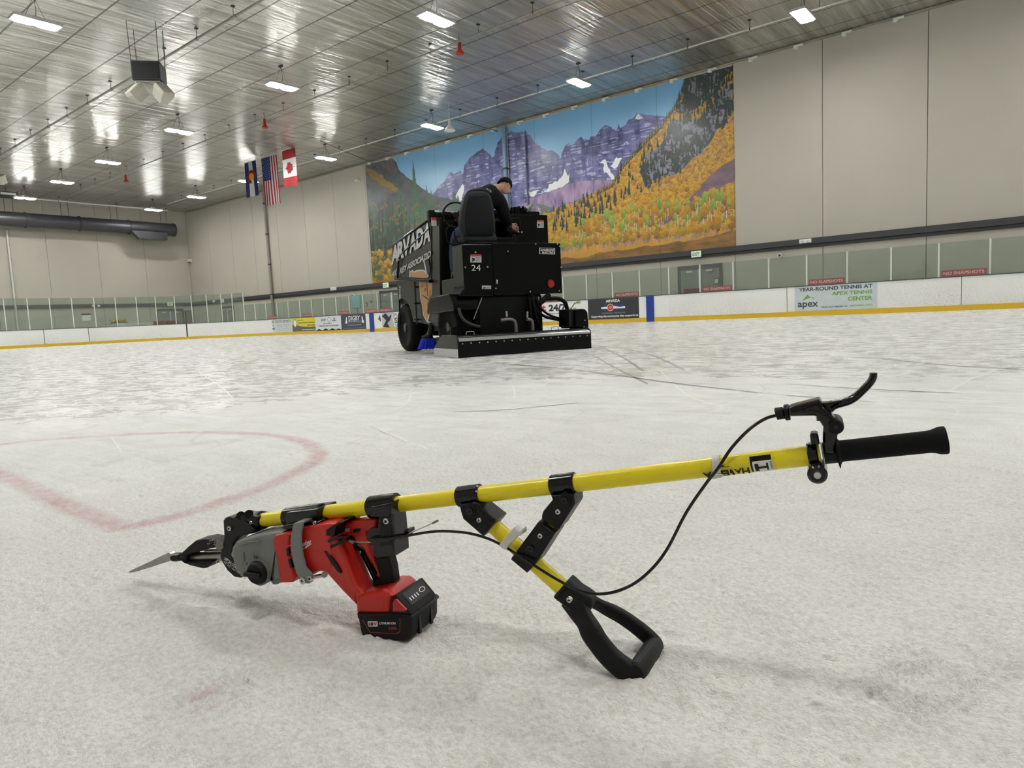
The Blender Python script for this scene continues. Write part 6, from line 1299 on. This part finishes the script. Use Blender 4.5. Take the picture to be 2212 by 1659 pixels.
# saddle clamp, grey hose clamp
sa = sleeve('saddle_clamp', 620, 697, PR+.0045, Q_gb)
pz('saddle_flange', S2, [(132, 425), (150, 412), (260, 392), (440, 366), (470, 385), (460, 415), (430, 432), (330, 447), (190, 455), (135, 448)], .008, .082, Q_gb, .003, 3, sa, wp=.01)
pz('saddle_side', S2, [(172, 300), (172, 420), (470, 380), (462, 300), (456, 260), (180, 290)], .018, .072, Q_gb, .002, 2, sa, wp=.02)
screw(S2, 434, 393, .008, .0032, sa)
hc = pz('grey_hose_clamp', S2, [(238, 398), (255, 386), (322, 383), (303, 500), (303, 600), (318, 700), (345, 810), (405, 875), (418, 915), (405, 950), (380, 965), (335, 962), (290, 925), (262, 860), (232, 760), (212, 650), (208, 540), (222, 450)], -.0075, -.002, mat('clamp_grey', (120, 122, 122), .45), .0015, 2, None, wp=-.007)
pz('clamp_return', S2, [(238, 398), (255, 386), (322, 383), (320, 400), (250, 415)], -.006, .08, mat('clamp_grey', (120, 122, 122), .45), .001, 2, hc, wp=-.006)
pz('clamp_return', S2, [(345, 862), (395, 872), (400, 890), (350, 890)], -.004, .09, mat('clamp_grey', (120, 122, 122), .45), .001, 2, hc, wp=0)
screw(S2, 318, 938, -.0095, .0062, hc); screw(S2, 390, 916, -.009, .005, hc, None, True)
ptube('clamp_bolt', S2, [(405, 905, .06), (545, 878, .06)], .0035, Q_sc, par=hc); ptube('clamp_bolt', S2, [(528, 878, .045), (528, 878, .075)], .0055, Q_sc, par=hc)
# vertical trigger bracket on the pole
vb = sleeve('rear_pole_clamp', 800, 858, PR+.006, Q_gb)
pz('clamp_block', S2, [(962, 240), (1160, 200), (1158, 330), (1178, 540), (1184, 600), (1190, 705), (1015, 725), (1000, 690), (985, 602), (952, 600), (945, 560), (930, 545), (925, 500), (935, 455), (1032, 438), (1042, 335), (962, 332)], .012, .058, Q_gb, .003, 3, vb, wp=.014)
pz('clamp_face', S2, [(1045, 340), (1150, 325), (1155, 400), (1172, 540), (1172, 600), (1050, 612), (1045, 470)], .009, .02, Q_bk, .002, 3, vb, wp=.009)
pz('cable_guide', S2, [(955, 532), (1130, 525), (1300, 495), (1322, 500), (1322, 520), (1200, 545), (1130, 572), (955, 580)], .004, .018, Q_gb, .002, 2, vb, wp=.005)
pz('cable_lug', S2, [(1278, 462), (1316, 456), (1322, 490), (1284, 496)], .02, .04, Q_gb, .001, 2, vb, wp=.021)
screw(S2, 1106, 376, .0075, .0052, vb, None, True)
# cable
ca = ptube('control_cable', ident, [(862, 1162, .003), (882, 1157, .0), (940, 1148, .0), (1000, 1150, -.006), (1050, 1162, .012), (1090, 1181, .018), (1130, 1206, .016), (1200, 1250, .004), (1258, 1278, -.012), (1310, 1282, -.01), (1360, 1266, .0), (1402, 1235, .01), (1440, 1188, .02), (1482, 1108, .022), (1524, 1046, .021), (1552, 1010, .018), (1580, 968, .03), (1618, 928, .04), (1652, 905, .045), (1678, 897, .045)], .0021, Q_gb, n=10, k=8)
ptube('inner_wire', S2, [(1320, 495, .0), (1420, 450, .0), (1560, 388, .0)], .0007, Q_st, n=6, par=ca); ptube('wire_tip', S2, [(1548, 394, .0), (1598, 368, .0)], .0017, Q_gy, n=8, par=ca)
ptube('inner_wire', S2, [(800, 572, .01), (965, 574, .005)], .0009, Q_st, n=6, par=ca); ptube('wire_tip', S2, [(762, 556, .01), (805, 576, .01)], [.002, .0035], Q_st, n=8, par=ca)
# lower frame: diagonal pole, short strut, clamps
def seg_r(S, a, b_, r, name, m, par=None, w_=WC, n=28): return ptube(name, S, [(*a, w_), (*b_, w_)], r, m, n=n, par=par)
DA, DB = S3(440, 575), S3(1165, 1222)
dia = seg_r(ident, DA, DB, pxr(1130, 1195, 36)/2, 'diagonal_pole', Q_y)
stt = seg_r(S3, (1090, 590), (870, 850), pxr(1180, 1140, 33)/2, 'strut_pole', Q_y)
cc_ = sleeve('front_pole_clamp', 992, 1040, PR+.0035, Q_gb)
pz('clamp_lug', S3, [(255, 435), (395, 412), (440, 432), (455, 470), (585, 572), (575, 590), (475, 712), (455, 705), (290, 562), (270, 500)], .024, .066, Q_bk, .0035, 3, cc_, wp=.04)
cd_ = sleeve('middle_pole_clamp', 1192, 1243, PR+.0035, Q_gb)
pz('clamp_lug', S3, [(1068, 352), (1272, 338), (1282, 425), (1270, 450), (1145, 645), (1120, 655), (985, 560), (988, 520), (1000, 490), (1082, 390)], .024, .066, Q_bk, .0035, 3, cd_, wp=.04)
ce_ = pz('tee_clamp', S3, [(955, 585), (1098, 690), (1085, 715), (965, 905), (925, 965), (848, 1046), (705, 928), (708, 912), (790, 805), (800, 790), (940, 600)], .022, .068, Q_bk, .004, 3, None, wp=.035)
for S_, x, y, par in ((S3, 392, 596, cc_), (S3, 1098, 522, cd_), (S3, 940, 738, ce_), (S4, 437, 568, None)): screw(S_, x, y, .0215 if par else .004, .0042, par)
for x, y, par in ((316, 512, cc_), (1162, 418, cd_), (858, 848, ce_)):
    c = T(*S3(x, y), .0225); mb = MB(); mb.prism([c+np.array([.0085*math.cos(a)*1.0, 0, .012*math.sin(a)]) for a in [i*math.pi/10 for i in range(20)]], (0, .004, 0), .001, 2); bo = mb.build('bolt_seat', Q_bk, par)
    mb = MB(); mb.disc(c-np.array([0, .003, 0]), (0, 1, 0), .0052, .006, 18); mb.build('bolt_head', Q_gb, bo); mb = MB(); mb.disc(c-np.array([0, .0032, 0]), (0, 1, 0), .0026, .001, 6); mb.build('bolt_socket', Q_bm, bo)
pz('cable_clip', S3, [(572, 825), (592, 790), (700, 668), (705, 662), (722, 672), (745, 690), (765, 690), (780, 676), (788, 690), (785, 720), (762, 738), (742, 738), (660, 815), (636, 858), (610, 852)], .012, .030, Q_wh, .002, 2, None, wp=.014, label='white plastic cable clip')
# D handle
hw0, hw1 = .004, .104
hm = (hw0+hw1)/2
soc = pz('handle_socket', S4, [(288, 515), (300, 495), (430, 345), (445, 332), (465, 345), (550, 425), (630, 475), (690, 520), (700, 600), (660, 680), (600, 700), (520, 690), (440, 650), (380, 590)], .026, .060, Q_bm, .009, 5, None, wp=.040)
def arm(pts, ws, hs, th, name='handle_arm'):
    P = catmull([T(*S4(x, y), w_) for (x, y), w_ in zip(pts, ws)], 5); k = len(P); H_ = np.interp(np.linspace(0, 1, k), np.linspace(0, 1, len(hs)), hs); rings = []
    for i, p in enumerate(P):
        t_ = P[min(i+1, k-1)]-P[max(i-1, 0)]; t_ = t_/np.linalg.norm(t_); n_ = np.array([-t_[2], 0, t_[0]]); h = H_[i]
        rings.append([p+n_*(h*sx*abs(math.cos(a))**.6)+np.array([0, th*sy*abs(math.sin(a))**.6, 0]) for a in [2*math.pi*j/20+.01 for j in range(20)] for sx, sy in ((math.copysign(1, math.cos(a)), math.copysign(1, math.sin(a))),)])
    mb = MB(); mb.loft(rings); return mb.build(name, Q_bm, soc, 60)
arm([(440, 520), (560, 700), (640, 850), (740, 1010), (880, 1180), (1040, 1310), (1130, 1370)], [.045, .030, .016, .010, .008, .008, .008], [.022, .020, .0175, .0155, .0155, .0165, .0165], .010)
arm([(500, 480), (660, 570), (820, 650), (980, 735), (1120, 830), (1250, 935), (1335, 1020)], [.050, .066, .086, .096, .100, .102, .102], [.016, .012, .0115, .011, .011, .0115, .0115], .0085)
ga, gb = T(*S4(1140, 1345), hw0), T(*S4(1338, 1045), hw1)
mb = MB(); d = (gb-ga)/np.linalg.norm(gb-ga); mb.tube([ga-d*.004, ga, gb, gb+d*.004], [.013, .0165, .0165, .013], 26, ry=[.012, .0135, .0135, .012]); mb.build('handle_bar', Q_bm, soc)
# sticker on the pole, strap
def onp(pxv, ang, r=PR+.0006):     # point on the pole surface, ang 0 = towards camera, 90 = up
    c = on_pole(pxv); ax_ = (A1-A0)/np.linalg.norm(A1-A0); f_ = np.array([0, -1, 0]); u_ = np.cross(f_, ax_); u_ = u_/np.linalg.norm(u_); u_ = u_ if u_[2] > 0 else -u_
    a = math.radians(ang); return c+f_*(r*math.cos(a))+u_*(r*math.sin(a))
def wrap(name, p0, p1, a0_, a1_, m, r, par, n=10, k=8):
    mb = MB(); mb.add([onp(p0+(p1-p0)*i/k, a0_+(a1_-a0_)*j/n, r) for i in range(k+1) for j in range(n+1)], [(i*(n+1)+j, (i+1)*(n+1)+j, (i+1)*(n+1)+j+1, i*(n+1)+j+1) for i in range(k) for j in range(n)]); return mb.build(name, m, par, 60)
lab = wrap('pole_sticker', 1516, 1677, -75, 62, mat('sticker_yellow', (222, 206, 40), .3), PR+.0004, pole)
def text_pole(s, p0, p1, aa_, ab_, m, bold, r, name='lettering'):   # upside down text: p0 left edge in the photo
    V, Fc = text_mesh(s, bold, 0, 1.0); mb = MB(); mb.add([onp(p1-(p1-p0)*a, ab_-(ab_-aa_)*b_, r) for a, b_ in V], Fc); return mb.build(name, m, lab, 0)
text_pole('HAVERTA', 1520, 1617, -56, -13, Q_bk, .035, PR+.0016); text_pole('TOOLS', 1547, 1577, 2, 17, Q_bk, .02, PR+.0014)
wrap('logo_block', 1624, 1670, -50, 44, Q_bk, PR+.0008, lab); wrap('logo_plate', 1626, 1668, -56, 14, Q_ink, PR+.0011, lab)
wrap('logo_edge', 1664, 1670, -40, 8, mat('logo_blue', (120, 160, 200), .4), PR+.0012, lab)
for p0, p1, a0_, a1_ in ((1632, 1638, -45, 0), (1654, 1660, -45, 0), (1638, 1654, -29, -16)): wrap('logo_letter', p0, p1, a0_, a1_, Q_bk, PR+.0014, lab)
mb = MB(); P = []
for a in range(-160, 181, 12): P.append([onp(1541+.02*a, a, PR+.0022), onp(1558+.02*a, a, PR+.0022), onp(1558+.02*a, a, PR+.0008), onp(1541+.02*a, a, PR+.0008)])
mb.loft(P); stp = mb.build('hook_loop_strap', Q_wh, tool, 40, label='white cable strap')
pz('strap_tail', S5, [(485, 705), (540, 690), (612, 695), (625, 705), (600, 728), (500, 748), (490, 735)], .026, .032, Q_wh, .0015, 2, stp, wp=.027)
# grip end: quick clamp, lever mount, grip
qc = sleeve('seat_clamp_ring', 1744, 1768, PR+.0035, Q_gb)
pz('clamp_tab', S6, [(548, 810), (560, 790), (600, 782), (635, 792), (642, 812), (658, 905), (560, 915)], .024, .052, Q_gb, .005, 3, qc, wp=.028)
pz('clamp_tab', S6, [(545, 1110), (665, 1095), (690, 1140), (690, 1245), (580, 1250), (572, 1190)], .024, .052, Q_gb, .005, 3, qc, wp=.028)
c = T(*S6(632, 1238), .018); mb = MB(); mb.tube([c+np.array([0, .045, 0]), c+np.array([0, .003, 0]), c], [.0115, .0115, .009], 22); bo = mb.build('clamp_nut', Q_gb, qc); mb = MB(); mb.tube([c+np.array([0, .001, 0]), c-np.array([0, .003, 0])], [.0055, .004], 16); mb.build('nut_centre', Q_sc, bo)
ptube('metal_ring', S6, [(683, 1000), (693, 999)], PR+.0012, Q_st)
col_a, col_b = T(*S6(700, 1000), WC), T(*S6(860, 983), WC)
mb = MB(); mb.tube([col_a, col_b], PR+.0008, 28); lev = mb.build('lever_collar', Q_bm, tool)
pz('lever_mount', S6, [(690, 870), (692, 760), (696, 718), (655, 655), (622, 655), (618, 602), (598, 596), (345, 602), (318, 600), (318, 505), (350, 490), (640, 415), (655, 418), (685, 455), (700, 500), (780, 545), (795, 590), (840, 640), (880, 655), (912, 690), (914, 735), (895, 775), (862, 792), (850, 810), (842, 900), (835, 1010), (706, 1012)], .028, .062, Q_gb, .006, 3, lev, wp=.032)
pz('mount_ridge', S6, [(440, 545), (600, 538), (640, 560), (700, 602), (770, 598), (768, 588), (705, 590), (648, 548), (605, 528), (445, 535)], .0262, .032, Q_bk, .001, 2, lev, wp=.027)
c = T(*S6(833, 716), .022); r_ = pxr(1806, 922, 16); mb = MB(); mb.tube([c+np.array([0, .046, 0]), c+np.array([0, .002, 0]), c], [r_, r_, r_*.9], 28); pv = mb.build('pivot_disc', Q_bk, lev); mb = MB(); mb.disc(c, (0, -1, 0), r_*.32, .002, 16); mb.build('pivot_screw', Q_gb, pv)
lvp = catmull([T(*S6(x, y), .045) for x, y in ((730, 520), (800, 480), (900, 452), (970, 432), (1040, 392), (1110, 330), (1170, 272), (1215, 218), (1238, 170), (1240, 128))], 6)
mb = MB(); k = len(lvp); mb.tube(lvp, list(np.interp(np.linspace(0, 1, k), [0, .15, .3, .7, 1], [.008, .0055, .0052, .0046, .0042])), 14, ry=list(np.interp(np.linspace(0, 1, k), [0, .2, 1], [.010, .008, .006]))); mb.build('brake_lever', Q_gb, tool)
pz('lever_web', S6, [(675, 452), (760, 448), (905, 420), (905, 470), (840, 492), (800, 520), (790, 570), (740, 570), (690, 500)], .036, .056, Q_gb, .004, 3, lev, wp=.038)
ptube('barrel_adjuster', S6, [(178, 575), (186, 573), (262, 562), (268, 561)], [.0065, .0078, .0078, .0065], Q_bm, n=12); ptube('barrel_nut', S6, [(272, 560), (282, 559), (322, 553), (332, 552)], [.0088, .0104, .0104, .0095], Q_bk, n=10)
g0, g1 = np.array(T(*S6(835, 983), WC)), np.array(T(*S6(2040, 856), WC)); gd = (g1-g0); L_ = np.linalg.norm(gd)
gr = pxr(1920, 968, 23.6); fr0 = pxr(1812, 975, 37)
st_ = [(0, PR+.001), (.004, fr0*.80), (.012, fr0), (.020, fr0*.98), (.030, gr*1.22), (.045, gr*1.02), (.07, gr), (.84, gr*1.0), (.88, gr*1.06), (.93, gr*1.22), (.975, gr*1.25), (.995, gr*1.22), (1.0, gr*1.08)]
mb = MB(); mb.tube([g0+gd*s for s, r in st_], [r for s, r in st_], 36); gp = mb.build('rubber_hand_grip', mat('grip_rubber', (11, 12, 13), .8, spec=.2, bump=.6, bscale=900), tool, 60)
